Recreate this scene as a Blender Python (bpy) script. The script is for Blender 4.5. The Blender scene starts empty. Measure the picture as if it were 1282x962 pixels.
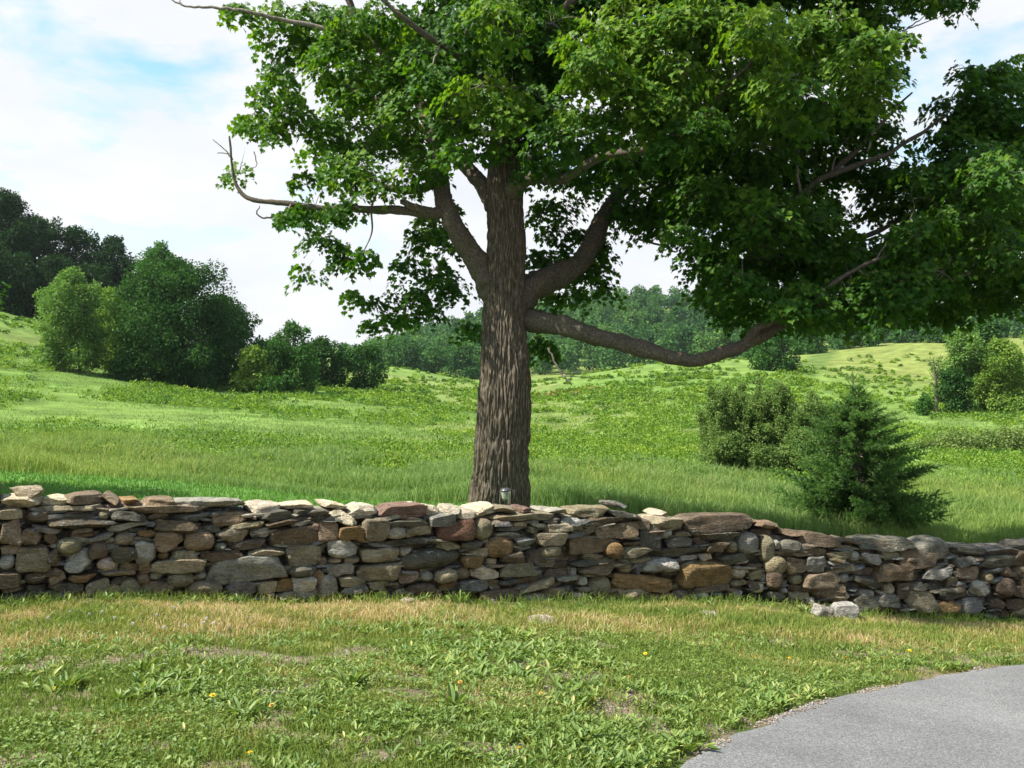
import bpy, math, random
import numpy as np
from mathutils import Vector
random.seed(7)
RNG = np.random.default_rng(7)
C = bpy.context.scene.collection
PI = math.pi

# ------------------------------------------------------------------ camera model
F, CX, CY, HOR = 1250.0, 641.0, 481.0, 505.0
CAM = np.array([0.0, 0.0, 1.65])
PITCH = math.atan((HOR - CY) / F)
cp, sp = math.cos(PITCH), math.sin(PITCH)
def ray(px, py):
    a = (px - CX) / F; b = (CY - py) / F
    return np.array([a, cp - b * sp, sp + b * cp])
def P(px, py, Y):
    d = ray(px, py)
    return CAM + d * (Y / d[1])
def M(npx, Y):                       # metres spanned by npx photo pixels at depth Y
    return npx * Y / F

# ------------------------------------------------------------------ noise
def _h(ix, iy, iz, seed):
    n = (ix * 374761393 + iy * 668265263 + iz * 2147483647 + seed * 144665) & 0xffffffff
    n = ((n ^ (n >> 13)) * 1274126177) & 0xffffffff
    n = n ^ (n >> 16)
    n = (n * 2246822519) & 0xffffffff
    n = n ^ (n >> 15)
    return (n & 0xffff) / 65535.0
def vn(p, seed=0):
    p = np.asarray(p, float)
    i = np.floor(p).astype(np.int64); f = p - i; f = f * f * (3 - 2 * f)
    r = 0
    for dx in (0, 1):
        for dy in (0, 1):
            for dz in (0, 1):
                w = (f[:, 0] if dx else 1 - f[:, 0]) * (f[:, 1] if dy else 1 - f[:, 1]) * (f[:, 2] if dz else 1 - f[:, 2])
                r = r + w * _h(i[:, 0] + dx, i[:, 1] + dy, i[:, 2] + dz, seed)
    return r
def fbm(p, seed=0, oct=4):
    p = np.asarray(p, float); r = 0; a = .5; t = 0
    for k in range(oct):
        r = r + a * vn(p, seed + k); t += a; a *= .5; p = p * 2.03 + 11.3
    return r / t
def n2(x, y, s, seed=0, oct=3):
    return fbm(np.stack([np.asarray(x) * s, np.asarray(y) * s, np.zeros_like(np.asarray(x, float))], 1), seed, oct)
def sstep(a, b, x):
    t = np.clip((x - a) / (b - a), 0, 1); return t * t * (3 - 2 * t)

# ------------------------------------------------------------------ mesh helpers
def mesh(name, V, faces, attrs=None, smooth=False):
    """faces: list of int arrays (n,k); attrs: name -> (domain, array)."""
    V = np.asarray(V, np.float32).reshape(-1, 3)
    if isinstance(faces, np.ndarray): faces = [faces]
    faces = [np.asarray(f, np.int32) for f in faces if len(f)]
    me = bpy.data.meshes.new(name)
    me.vertices.add(len(V)); me.vertices.foreach_set('co', V.ravel())
    lv = np.concatenate([f.ravel() for f in faces]).astype(np.int32)
    tot = np.concatenate([np.full(len(f), f.shape[1], np.int32) for f in faces])
    st = np.concatenate([[0], np.cumsum(tot)[:-1]]).astype(np.int32)
    me.loops.add(len(lv)); me.loops.foreach_set('vertex_index', lv)
    me.polygons.add(len(tot)); me.polygons.foreach_set('loop_start', st); me.polygons.foreach_set('loop_total', tot)
    me.polygons.foreach_set('use_smooth', np.full(len(tot), bool(smooth)))
    me.update(calc_edges=True)
    for k, (dom, arr) in (attrs or {}).items():
        arr = np.asarray(arr, np.float32)
        if arr.ndim == 1:
            a = me.attributes.new(k, 'FLOAT', dom); a.data.foreach_set('value', arr)
        else:
            if arr.shape[1] == 3: arr = np.concatenate([arr, np.ones((len(arr), 1), np.float32)], 1)
            a = me.attributes.new(k, 'FLOAT_COLOR', dom); a.data.foreach_set('color', arr.ravel())
    me.validate()
    return me
def link(name, me, mat, parent=None):
    o = bpy.data.objects.new(name, me); C.objects.link(o)
    if mat is not None and me is not None and not me.materials: me.materials.append(mat)
    if parent is not None: o.parent = parent
    return o
def tag(o, label=None, cat=None, group=None, kind=None):
    if label: o['label'] = label
    if cat: o['category'] = cat
    if group: o['group'] = group
    if kind: o['kind'] = kind
    return o
def empty(name, loc, label, cat, group=None):
    o = bpy.data.objects.new(name, None); C.objects.link(o); o.location = loc
    return tag(o, label, cat, group)

class MB:                                    # accumulates geometry
    def __init__(s): s.V = []; s.F = {}; s.n = 0; s.A = {}
    def add(s, V, F, **fa):
        V = np.asarray(V, float).reshape(-1, 3)
        if isinstance(F, np.ndarray): F = [F]
        for f in F:
            f = np.asarray(f, int)
            s.F.setdefault(f.shape[1], []).append(f + s.n)
            for k, v in fa.items():
                v = np.asarray(v, float)
                s.A.setdefault((f.shape[1], k), []).append(np.broadcast_to(v, (len(f),) + v.shape[1:]) if v.ndim and len(v) == len(f) else np.broadcast_to(v, (len(f),) + v.shape))
        s.V.append(V); s.n += len(V)
    def mesh(s, name, smooth=False, off=(0, 0, 0)):
        ks = sorted(s.F)
        faces = [np.concatenate(s.F[k]) for k in ks]
        names = {k for (_, k) in s.A}
        at = {nm: ('FACE', np.concatenate([np.concatenate(s.A[(k, nm)]) for k in ks])) for nm in names}
        return mesh(name, np.concatenate(s.V) - np.asarray(off), faces, at, smooth)

def smooth_path(pts, rad, n=6):
    pts = np.asarray(pts, float); rad = np.asarray(rad, float)
    if len(pts) < 3: n2_ = n
    p = np.vstack([2 * pts[0] - pts[1], pts, 2 * pts[-1] - pts[-2]])
    out = []; ro = []
    for i in range(len(pts) - 1):
        a, b, c, d = p[i], p[i + 1], p[i + 2], p[i + 3]
        for k in range(n):
            t = k / n
            out.append(.5 * ((2 * b) + (-a + c) * t + (2 * a - 5 * b + 4 * c - d) * t * t + (-a + 3 * b - 3 * c + d) * t ** 3))
            ro.append(rad[i] * (1 - t) + rad[i + 1] * t)
    out.append(pts[-1]); ro.append(rad[-1])
    return np.array(out), np.array(ro)
def tube(pts, rad, seg=8, cap=True):
    pts = np.asarray(pts, float); rad = np.asarray(rad, float)
    T = np.gradient(pts, axis=0); T /= np.linalg.norm(T, axis=1, keepdims=True) + 1e-9
    ref = np.array([0, 0, 1.0]) if abs(T[0][2]) < .9 else np.array([1.0, 0, 0])
    N = []; nrm = np.cross(T[0], ref); nrm /= np.linalg.norm(nrm)
    for t in T:
        nrm = nrm - t * np.dot(nrm, t); nrm /= np.linalg.norm(nrm) + 1e-9; N.append(nrm.copy())
    N = np.array(N); B = np.cross(T, N)
    a = np.linspace(0, 2 * PI, seg, endpoint=False)
    V = pts[:, None, :] + rad[:, None, None] * (np.cos(a)[None, :, None] * N[:, None, :] + np.sin(a)[None, :, None] * B[:, None, :])
    n = len(pts)
    i = np.arange(n - 1)[:, None] * seg; j = np.arange(seg)[None, :]; j2 = (j + 1) % seg
    Q = np.stack([i + j, i + j2, i + seg + j2, i + seg + j], -1).reshape(-1, 4)
    V = V.reshape(-1, 3); Fs = [Q]
    if cap:
        V = np.vstack([V, pts[-1:] + T[-1:] * rad[-1] * .6, pts[:1]])
        e = len(V) - 2; jj = np.arange(seg); b = (n - 1) * seg
        Fs.append(np.stack([b + jj, b + (jj + 1) % seg, np.full(seg, e)], 1))
        Fs.append(np.stack([(jj + 1) % seg, jj, np.full(seg, e + 1)], 1))
    return V, Fs
def unit(v): return v / (np.linalg.norm(v, axis=-1, keepdims=True) + 1e-9)

# ------------------------------------------------------------------ material helpers
class NT:
    def __init__(s, name):
        s.m = bpy.data.materials.new(name); s.m.use_nodes = True
        s.t = s.m.node_tree; s.t.nodes.clear(); s.out = s.n('ShaderNodeOutputMaterial')
    def n(s, typ, **kw):
        nd = s.t.nodes.new(typ)
        for k, v in kw.items():
            if k.startswith('i_'): nd.inputs[k[2:].replace('_', ' ')].default_value = v
            else: setattr(nd, k, v)
        return nd
    def l(s, a, b): s.t.links.new(a, b)
    def noise(s, vec, scale, detail=4, rough=.55, dist=0):
        nd = s.n('ShaderNodeTexNoise'); nd.inputs['Scale'].default_value = scale; nd.inputs['Detail'].default_value = detail
        nd.inputs['Roughness'].default_value = rough; nd.inputs['Distortion'].default_value = dist
        if vec is not None: s.l(vec, nd.inputs['Vector'])
        return nd.outputs['Fac']
    def ramp(s, fac, stops, interp='LINEAR'):
        nd = s.n('ShaderNodeValToRGB'); r = nd.color_ramp; r.interpolation = interp
        while len(r.elements) < len(stops): r.elements.new(.5)
        for e, (p, c) in zip(r.elements, stops):
            e.position = p; e.color = (c[0], c[1], c[2], 1) if hasattr(c, '__len__') else (c, c, c, 1)
        s.l(fac, nd.inputs['Fac']); return nd.outputs['Color']
    def mix(s, fac, a, b, mode='MIX'):
        nd = s.n('ShaderNodeMix', data_type='RGBA', blend_type=mode)
        for v, i in ((fac, 0), (a, 6), (b, 7)):
            if isinstance(v, (int, float)): nd.inputs[i].default_value = v
            elif isinstance(v, tuple): nd.inputs[i].default_value = (*v, 1)
            else: s.l(v, nd.inputs[i])
        return nd.outputs[2]
    def math(s, op, a, b=None):
        nd = s.n('ShaderNodeMath', operation=op)
        for v, i in ((a, 0), (b, 1)):
            if v is None: continue
            if isinstance(v, (int, float)): nd.inputs[i].default_value = v
            else: s.l(v, nd.inputs[i])
        return nd.outputs[0]
    def attr(s, name): return s.n('ShaderNodeAttribute', attribute_name=name)
    def pos(s): return s.n('ShaderNodeNewGeometry').outputs['Position']
    def obj(s): return s.n('ShaderNodeTexCoord').outputs['Object']
    def scale(s, vec, sc):
        nd = s.n('ShaderNodeMapping'); nd.inputs['Scale'].default_value = sc; s.l(vec, nd.inputs['Vector']); return nd.outputs[0]
    def bump(s, h, strength=.5, dist=.02):
        nd = s.n('ShaderNodeBump'); nd.inputs['Strength'].default_value = strength; nd.inputs['Distance'].default_value = dist
        s.l(h, nd.inputs['Height']); return nd.outputs['Normal']
    def princ(s, col, rough=.9, spec=.3, normal=None):
        b = s.n('ShaderNodeBsdfPrincipled')
        if isinstance(col, tuple): b.inputs['Base Color'].default_value = (*col, 1)
        else: s.l(col, b.inputs['Base Color'])
        if isinstance(rough, (int, float)): b.inputs['Roughness'].default_value = rough
        else: s.l(rough, b.inputs['Roughness'])
        b.inputs['Specular IOR Level'].default_value = spec
        if normal is not None: s.l(normal, b.inputs['Normal'])
        return b
    def done(s, sh): s.l(sh.outputs[0] if hasattr(sh, 'outputs') else sh, s.out.inputs['Surface']); return s.m

def leaf_mat(name, stops, transl=.35, tcol=None, rough=.5, spec=.25, big=0):
    t = NT(name); r = t.attr('rnd').outputs['Fac']
    col = t.ramp(r, stops)
    if big:
        nz = t.noise(t.pos(), big, 2)
        col = t.mix(t.ramp(nz, [(.3, 0), (.7, 1)]), col, t.mix(1.0, col, (1.35, 1.15, .75), 'MULTIPLY'))
    b = t.princ(col, rough, spec)
    tr = t.n('ShaderNodeBsdfTranslucent')
    tc = t.mix(1.0, col, tcol or (1.3, 1.45, .5), 'MULTIPLY'); t.l(tc, tr.inputs['Color'])
    mx = t.n('ShaderNodeMixShader'); mx.inputs[0].default_value = transl
    t.l(b.outputs[0], mx.inputs[1]); t.l(tr.outputs[0], mx.inputs[2])
    return t.done(mx)
def bark_mat(name, c0, c1, c2, sc=6, vs=.18):
    t = NT(name); p = t.pos(); q = t.scale(p, (1, 1, vs))
    n1 = t.noise(q, sc * 3, 5, .6, .4); nb = t.noise(p, sc * .35, 3)
    col = t.ramp(n1, [(.34, c0), (.52, c1), (.72, c2)])
    col = t.mix(t.ramp(nb, [(.4, 0), (.65, .6)]), col, t.mix(1.0, col, (1.25, 1.2, 1.05), 'MULTIPLY'))
    return t.done(t.princ(col, .95, .1, t.bump(n1, .8, .02)))

M_maple = leaf_mat('maple_leaf_green', [(0, (0.01924, 0.05888, 0.00792)), (.45, (0.03848, 0.09936, 0.01188)), (.78, (0.07374, 0.1546, 0.01584)), (1, (0.1282, 0.2061, 0.0231))], .4, (1.75, 1.8, .45), .5, .16)
M_bark = bark_mat('maple_bark', (.04, .032, .024), (.09, .074, .056), (.26, .225, .17), 22, .12)
M_limb = bark_mat('maple_limb_bark', (.055, .046, .035), (.09, .076, .059), (.17, .15, .12), 17, .7)
M_twig = bark_mat('twig_bark', (.08, .07, .055), (.17, .15, .125), (.28, .26, .23), 12)
M_fbark = bark_mat('field_tree_bark', (.05, .045, .035), (.11, .1, .08), (.2, .18, .15), 3)
M_leafs = {
 'dark': leaf_mat('dark_tree_leaf', [(0, (0.01574, 0.04992, 0.01037)), (.5, (0.0328, 0.0897, 0.01685)), (1, (0.06232, 0.1365, 0.02592))], .28, None, .6, .1),
 'mid': leaf_mat('mid_tree_leaf', [(0, (0.02583, 0.0792, 0.0144)), (.5, (0.05018, 0.132, 0.02304)), (1, (0.08856, 0.1892, 0.036))], .3, None, .6, .1),
 'light': leaf_mat('light_tree_leaf', [(0, (0.07313, 0.143, 0.0288)), (.5, (0.1237, 0.22, 0.048)), (1, (0.1969, 0.297, 0.0768))], .32, None, .6, .12),
 'yellow': leaf_mat('yellow_green_leaf', [(0, (0.08438, 0.154, 0.02112)), (.5, (0.135, 0.22, 0.0336)), (1, (0.2138, 0.286, 0.0528))], .32, None, .6, .12),
 'grey': leaf_mat('grey_green_leaf', [(0, (0.075, 0.1232, 0.033)), (.5, (0.1438, 0.2016, 0.055)), (1, (0.2375, 0.28, 0.0935))], .3, None, .6, .12),
 'wood': leaf_mat('woodland_leaf', [(0, (0.02457, 0.07392, 0.0252)), (.5, (0.05198, 0.1267, 0.0336)), (1, (0.1087, 0.2006, 0.0462))], .28, None, .6, .1),
 'hill': leaf_mat('hill_wood_leaf', [(0, (0.00861, 0.02814, 0.006908)), (.5, (0.01721, 0.04861, 0.01063)), (1, (0.03228, 0.07675, 0.01594))], .25, None, .6, .1),
}
M_leafs['olive'] = leaf_mat('olive_thicket_leaf', [(0, (0.066, 0.115, 0.0308)), (.5, (0.1265, 0.1955, 0.0495)), (1, (0.209, 0.2818, 0.088))], .35, None, .6, .1)
M_spruce = leaf_mat('spruce_needle', [(0, (0.033, 0.092, 0.02394)), (.5, (0.08015, 0.1782, 0.0399)), (1, (0.1697, 0.2875, 0.06983))], .22, None, .55)

# ------------------------------------------------------------------ terrain (thin-plate through control points)
ctrl = []
def cz(X, Y, z): ctrl.append((X, Y, z))
def cpx(px, py, Y): p = P(px, py, Y); ctrl.append((p[0], Y, p[2]))
for a in [(0, 0, 0), (-3, 0, .1), (3, 0, -.08), (-4, 3, .12), (4, 3, -.3), (-8, 3, .25), (9, 2, -.7), (0, 4.5, 0), (-2.2, 4.3, .08), (0, -2, 0), (-6, -2, .1), (6, -2, -.2),
          (-4.46, 8.7, -.1), (-2.2, 9.65, -.27), (0, 10.6, -.445), (1.5, 11.3, -.56), (2.85, 11.9, -.68), (4.44, 12.1, -.915), (6.4, 12.5, -1.05), (-8, 7.2, .15), (10, 12.8, -1.35),
          (.82, 4.9, -.15), (1.56, 6.1, -.3), (2.75, 7.5, -.5), (4.7, 9.2, -.75), (8, 8, -1.05), (7, 5, -.8), (-2.5, 6.8, -.02), (0, 7.6, -.2),
          (-5.2, 11, .02), (0, 14.4, -.28), (3, 14.5, -.6), (6, 17, -.88), (-3, 14, -.05), (10, 16, -1.2)]: cz(*a)
for a in [(0, 590, 20), (300, 608, 20), (450, 624, 20), (640, 612, 21.5), (900, 632, 22), (1200, 640, 23.6),
          (0, 540, 34), (0, 500, 50), (0, 460, 70), (0, 395, 110), (150, 540, 36), (300, 560, 31), (300, 530, 45), (300, 505, 65), (90, 466, 75), (220, 482, 80), (340, 490, 82),
          (641, 565, 36), (641, 530, 57), (641, 505, 90), (641, 488, 125), (480, 490, 95), (470, 520, 62), (460, 560, 35),
          (1000, 596, 31), (1000, 550, 46), (1000, 505, 85), (1000, 470, 120), (1150, 525, 75), (1200, 570, 45), (1282, 518, 80), (820, 560, 40), (820, 500, 85), (820, 470, 120),
          (0, 357, 150), (100, 400, 150), (165, 432, 150), (320, 478, 150), (-300, 280, 150), (-300, 430, 60), (-300, 540, 25), (0, 380, 300), (-400, 330, 300), 
          (480, 460, 160), (540, 468, 160), (600, 480, 155), (540, 478, 230), (655, 482, 160), (700, 474, 150), (850, 453, 150), (850, 462, 220), (700, 474, 230),
          (440, 468, 400), (600, 418, 450), (790, 392, 450), (900, 396, 450), (1000, 408, 450), (1282, 418, 450), (600, 474, 285), (800, 468, 285), (1000, 445, 285), (1150, 432, 285),
          (1000, 445, 190), (1100, 432, 200), (1282, 428, 200), (1160, 470, 140), (1282, 462, 140), (1600, 440, 200), (1600, 520, 80), (1600, 620, 30), (1600, 420, 450), (-400, 400, 450), (260, 482, 450),
          (330, 484, 220), (400, 482, 300), (300, 480, 300), (380, 482, 480), (150, 470, 400), (250, 486, 180), (800, 400, 800), (200, 480, 800), (1400, 420, 800)]: cpx(*a)
def uv_(x, y): return np.stack([x / (y + 3.5) * 2.2, np.log(y + 3.5)], 1)
_c = np.array(ctrl); _U = uv_(_c[:, 0], _c[:, 1]); _q = (_c[:, 2] - 1.65) / (_c[:, 1] + 3.5)
def _k(d2): return np.where(d2 > 1e-12, .5 * d2 * np.log(d2 + 1e-12), 0)
_n = len(_c); _D = ((_U[:, None] - _U[None]) ** 2).sum(-1)
_A = np.zeros((_n + 3, _n + 3)); _A[:_n, :_n] = _k(_D) + np.eye(_n) * 4e-4
_A[:_n, _n] = 1; _A[:_n, _n + 1:] = _U; _A[_n, :_n] = 1; _A[_n + 1:, :_n] = _U.T
_w = np.linalg.solve(_A, np.concatenate([_q, [0, 0, 0]]))
def gz(x, y):
    x = np.atleast_1d(np.asarray(x, float)); y = np.atleast_1d(np.asarray(y, float)); y = np.maximum(y, -2.6)
    out = np.empty(len(x))
    for s in range(0, len(x), 40000):
        U = uv_(x[s:s + 40000], y[s:s + 40000])
        U[:, 0] = np.clip(U[:, 0], -2.6, 2.6)
        d = ((U[:, None] - _U[None]) ** 2).sum(-1)
        q = _k(d) @ _w[:_n] + _w[_n] + U @ _w[_n + 1:]
        out[s:s + 40000] = 1.65 + q * (y[s:s + 40000] + 3.5)
    return out
def gz1(x, y): return float(gz([x], [y])[0])
def hit(px, py, y0=2.5, y1=400):
    d = ray(px, py); ys = np.exp(np.linspace(math.log(y0), math.log(y1), 900))
    X = CAM[0] + d[0] / d[1] * ys; Z = CAM[2] + d[2] / d[1] * ys
    g = gz(X, ys); k = np.argmax(Z < g)
    return np.array([X[k], ys[k], g[k]])

# wall line and driveway edge
WL = np.array([(-9.5, 6.5), (-8, 7.15), (-4.46, 8.7), (-2.2, 9.66), (0, 10.6), (1.5, 11.26), (2.85, 11.8), (4.44, 12.15), (6.4, 12.5), (9, 12.8), (12, 13)])
def wall_y(x): return np.interp(x, WL[:, 0], WL[:, 1])
DR = np.array([(.05, -2.5), (.1, 1), (.3, 3.3), (.82, 4.9), (1.56, 6.1), (2.75, 7.5), (4.7, 9.15), (7, 10.3), (9.5, 11), (13, 11.5)])
_DRS, _ = smooth_path(np.c_[DR, np.zeros(len(DR))], np.zeros(len(DR)), 12)
def drive_dist(x, y):                     # signed: >0 on the grass side
    x = np.asarray(x, float); y = np.asarray(y, float)
    out = np.empty(len(x))
    a = _DRS[:-1, :2]; b = _DRS[1:, :2]; ab = b - a; L2 = (ab ** 2).sum(1)
    for s in range(0, len(x), 20000):
        p = np.stack([x[s:s + 20000], y[s:s + 20000]], 1)
        t = np.clip(((p[:, None] - a) * ab).sum(-1) / L2, 0, 1)
        q = a + t[..., None] * ab; d = p[:, None] - q
        dd = (d ** 2).sum(-1); k = dd.argmin(1); r = np.arange(len(p))
        cr = ab[k, 0] * d[r, k, 1] - ab[k, 1] * d[r, k, 0]
        out[s:s + 20000] = np.sqrt(dd[r, k]) * np.sign(cr)
    return out
def mown_edge(x): return np.interp(x, [-30, -10, -3, 0, 4, 10, 20], [20.5, 19.8, 19.2, 18.2, 17.6, 18, 18])

def lawn_dry(x, y):                       # 0 green .. 1 straw, for the lawn in front of the wall
    dw = (wall_y(x) - y)
    band = sstep(.1, .45, dw) * (1 - sstep(1.8, 3.0, dw))
    n = n2(x, y * 1.6, .9, 5) * .6 + n2(x, y * 1.5, 3.1, 9) * .4
    return np.clip(band * .5 + (n - .5) * 3.3 + .03, 0, 1)
def lawn_soil(x, y):
    n = n2(x, y * 1.3, 1.7, 21) * .55 + n2(x, y, 5.0, 23) * .45
    dw = wall_y(x) - y
    return np.clip(sstep(.505, .635, n) * sstep(1.6, 3, dw) + .8 * sstep(.62, .7, n), 0, 1)

def build_ground():
    us = np.concatenate([np.linspace(-3.2, -.62, 60, endpoint=False), np.linspace(-.62, .62, 340), np.linspace(.62, 3.2, 61)[1:]])
    vs = np.concatenate([np.linspace(math.log(1.2), math.log(7), 60, endpoint=False), np.linspace(math.log(7), math.log(40), 320, endpoint=False), np.linspace(math.log(40), math.log(1600), 300)])
    U, V = np.meshgrid(us, vs); Yp = np.exp(V); Y = (Yp - 3.5).ravel(); X = (U * Yp).ravel()
    Z = gz(X, Y)
    beh = Y > wall_y(X) + .3
    fld = Y > 22
    Z = Z + np.where(fld, (n2(X, Y, .12, 31) - .5) * .35 * sstep(22, 60, Y), 0) + np.where(~beh, (n2(X, Y, 2.5, 33) - .5) * .035, 0)
    n = len(us); m = len(vs)
    i = np.arange(m - 1)[:, None] * n; j = np.arange(n - 1)[None]
    Q = np.stack([i + j, i + j + 1, i + n + j + 1, i + n + j], -1).reshape(-1, 4)
    # real surface colours
    g1 = np.array([.1, .175, .034]); g2 = np.array([.158, .222, .054]); mown = np.array([.1, .2, .045])
    straw = np.array([.3, .235, .12]); soil = np.array([.2, .15, .105])
    nn = n2(X, Y, .07, 41, 4)[:, None]; nm = n2(X, Y, .5, 43)[:, None]
    col = g1 * (1 - nn) + g2 * nn
    col = col * (.75 + .5 * nm)
    dryf = sstep(.55, .75, n2(X, Y * .5, .05, 47, 3))[:, None]
    col = col * (1 - .35 * dryf) + np.array([.2, .19, .07]) * .35 * dryf
    # drier far right slope
    fr = (sstep(90, 150, Y) * sstep(.2, .36, X / (Y + 1)))[:, None]
    col = col * (1 - .5 * fr) + np.array([.21, .2, .06]) * .5 * fr
    # bare red-brown earth patches
    for (px, py, rx, ry) in [(578, 557, 1.5, .8), (712, 492, 4.2, 3.2), (735, 489, 3, 1.6), (770, 580, 1.2, .6)]:
        c = hit(px, py, 12); k = np.exp(-(((X - c[0]) / rx) ** 2 + ((Y - c[1]) / ry / 2) ** 2))
        k = sstep(.3, .6, k * (.5 + n2(X, Y, .9, 53)))[:, None]
        col = col * (1 - k) + np.array([.24, .12, .06]) * k
    # faint mown track on the far slope
    a = P(1000, 470, 120); b = P(1035, 440, 190); tt = np.clip((Y - a[1]) / (b[1] - a[1]), -.2, 1)
    d = np.abs(X - (a[0] + (b[0] - a[0]) * tt)); k = ((1 - sstep(1.2, 3, d)) * (Y > 105) * (Y < 195))[:, None] * .6
    col = col * (1 - k) + np.array([.06, .11, .025]) * k
    me_ = (beh & (Y < mown_edge(X)))[:, None]
    bl = n2(X, Y, .9, 67, 4)[:, None]; col = col * np.where((Y > 22)[:, None], .55 + .9 * bl, 1)
    col = np.where(me_, mown * (.8 + .4 * nm), col)
    lw = (~beh)[:, None]
    dr = lawn_dry(X, Y)[:, None]; so = lawn_soil(X, Y)[:, None]
    lc = np.array([.07, .1, .025]) * (1 - dr) + straw * dr
    edge = (1 - sstep(.02, .22, np.abs(drive_dist(X, np.minimum(Y, 30)))))[:, None] * .8 * sstep(.35, .6, n2(X, Y, 2.2, 69))[:, None]
    so = np.maximum(so, edge)
    lc = lc * (1 - so) + soil * so
    col = np.where(lw, lc, col)
    me = mesh('ground', np.stack([X, Y, Z], 1), Q, {'col': ('POINT', col), 'soil': ('POINT', np.where(lw[:, 0], so[:, 0], 0))}, True)
    t = NT('ground_turf'); c = t.attr('col').outputs['Color']; p = t.pos()
    f = t.noise(p, 14, 6, .7); f2 = t.noise(p, 90, 3, .6)
    f3 = t.noise(p, .55, 7, .72)
    c = t.mix(.75, c, t.ramp(f, [(.25, .55), (.75, 1.45)]), 'MULTIPLY')
    c = t.mix(.6, c, t.ramp(f3, [(.32, .5), (.68, 1.45)]), 'MULTIPLY')
    c = t.mix(.5, c, t.ramp(f2, [(.3, .6), (.7, 1.4)]), 'MULTIPLY')
    o = link('ground', me, t.done(t.princ(c, 1, .05, t.bump(t.math('ADD', f, f2), .6, .03))))
    tag(o, kind='structure')
build_ground()

# ------------------------------------------------------------------ driveway
def build_drive():
    e = _DRS[:, :2]; T = np.gradient(e, axis=0); T = unit(T); N = np.stack([T[:, 1], -T[:, 0]], 1)
    ws = np.concatenate([[0, .012], np.linspace(.05, 3.4, 60), [3.43]])
    jit = (n2(e[:, 0], e[:, 1], 3.5, 61) - .5) * .16
    XY = e[:, None] + N[:, None] * (ws[None, :, None] + (jit[:, None] * np.maximum(0, 1 - ws / .4)[None])[..., None])
    X = XY[..., 0].ravel(); Y = XY[..., 1].ravel()
    Z = gz(X, Y) + .03; Z = Z.reshape(len(e), -1); Z[:, 0] -= .06; Z[:, -1] -= .06
    n = len(ws); m = len(e); i = np.arange(m - 1)[:, None] * n; j = np.arange(n - 1)[None]
    Q = np.stack([i + j, i + n + j, i + n + j + 1, i + j + 1], -1).reshape(-1, 4)
    me = mesh('driveway', np.stack([X, Y, Z.ravel()], 1), Q, None, True)
    t = NT('worn_asphalt'); p = t.pos(); pt = t.noise(p, .45, 5, .65, .5)
    v = t.n('ShaderNodeTexVoronoi'); v.inputs['Scale'].default_value = 110; t.l(p, v.inputs['Vector'])
    agg = t.ramp(v.outputs['Color'], [(0, (0.09348, 0.09053, 0.0902)), (.5, (0.1558, 0.1509, 0.1493)), (1, (0.2337, 0.2248, 0.2129))])
    big = t.noise(p, 1.1, 4); fine = t.noise(p, 60, 3)
    c = t.mix(.8, agg, t.ramp(big, [(.3, .8), (.7, 1.15)]), 'MULTIPLY')
    c = t.mix(.5, c, t.ramp(fine, [(.35, .65), (.65, 1.3)]), 'MULTIPLY')
    c = t.mix(.8, c, t.ramp(pt, [(.35, .78), (.6, 1.08)]), 'MULTIPLY')
    tag(link('driveway', me, t.done(t.princ(c, .9, .25, t.bump(v.outputs['Distance'], .5, .006)))), kind='structure')
build_drive()

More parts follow.
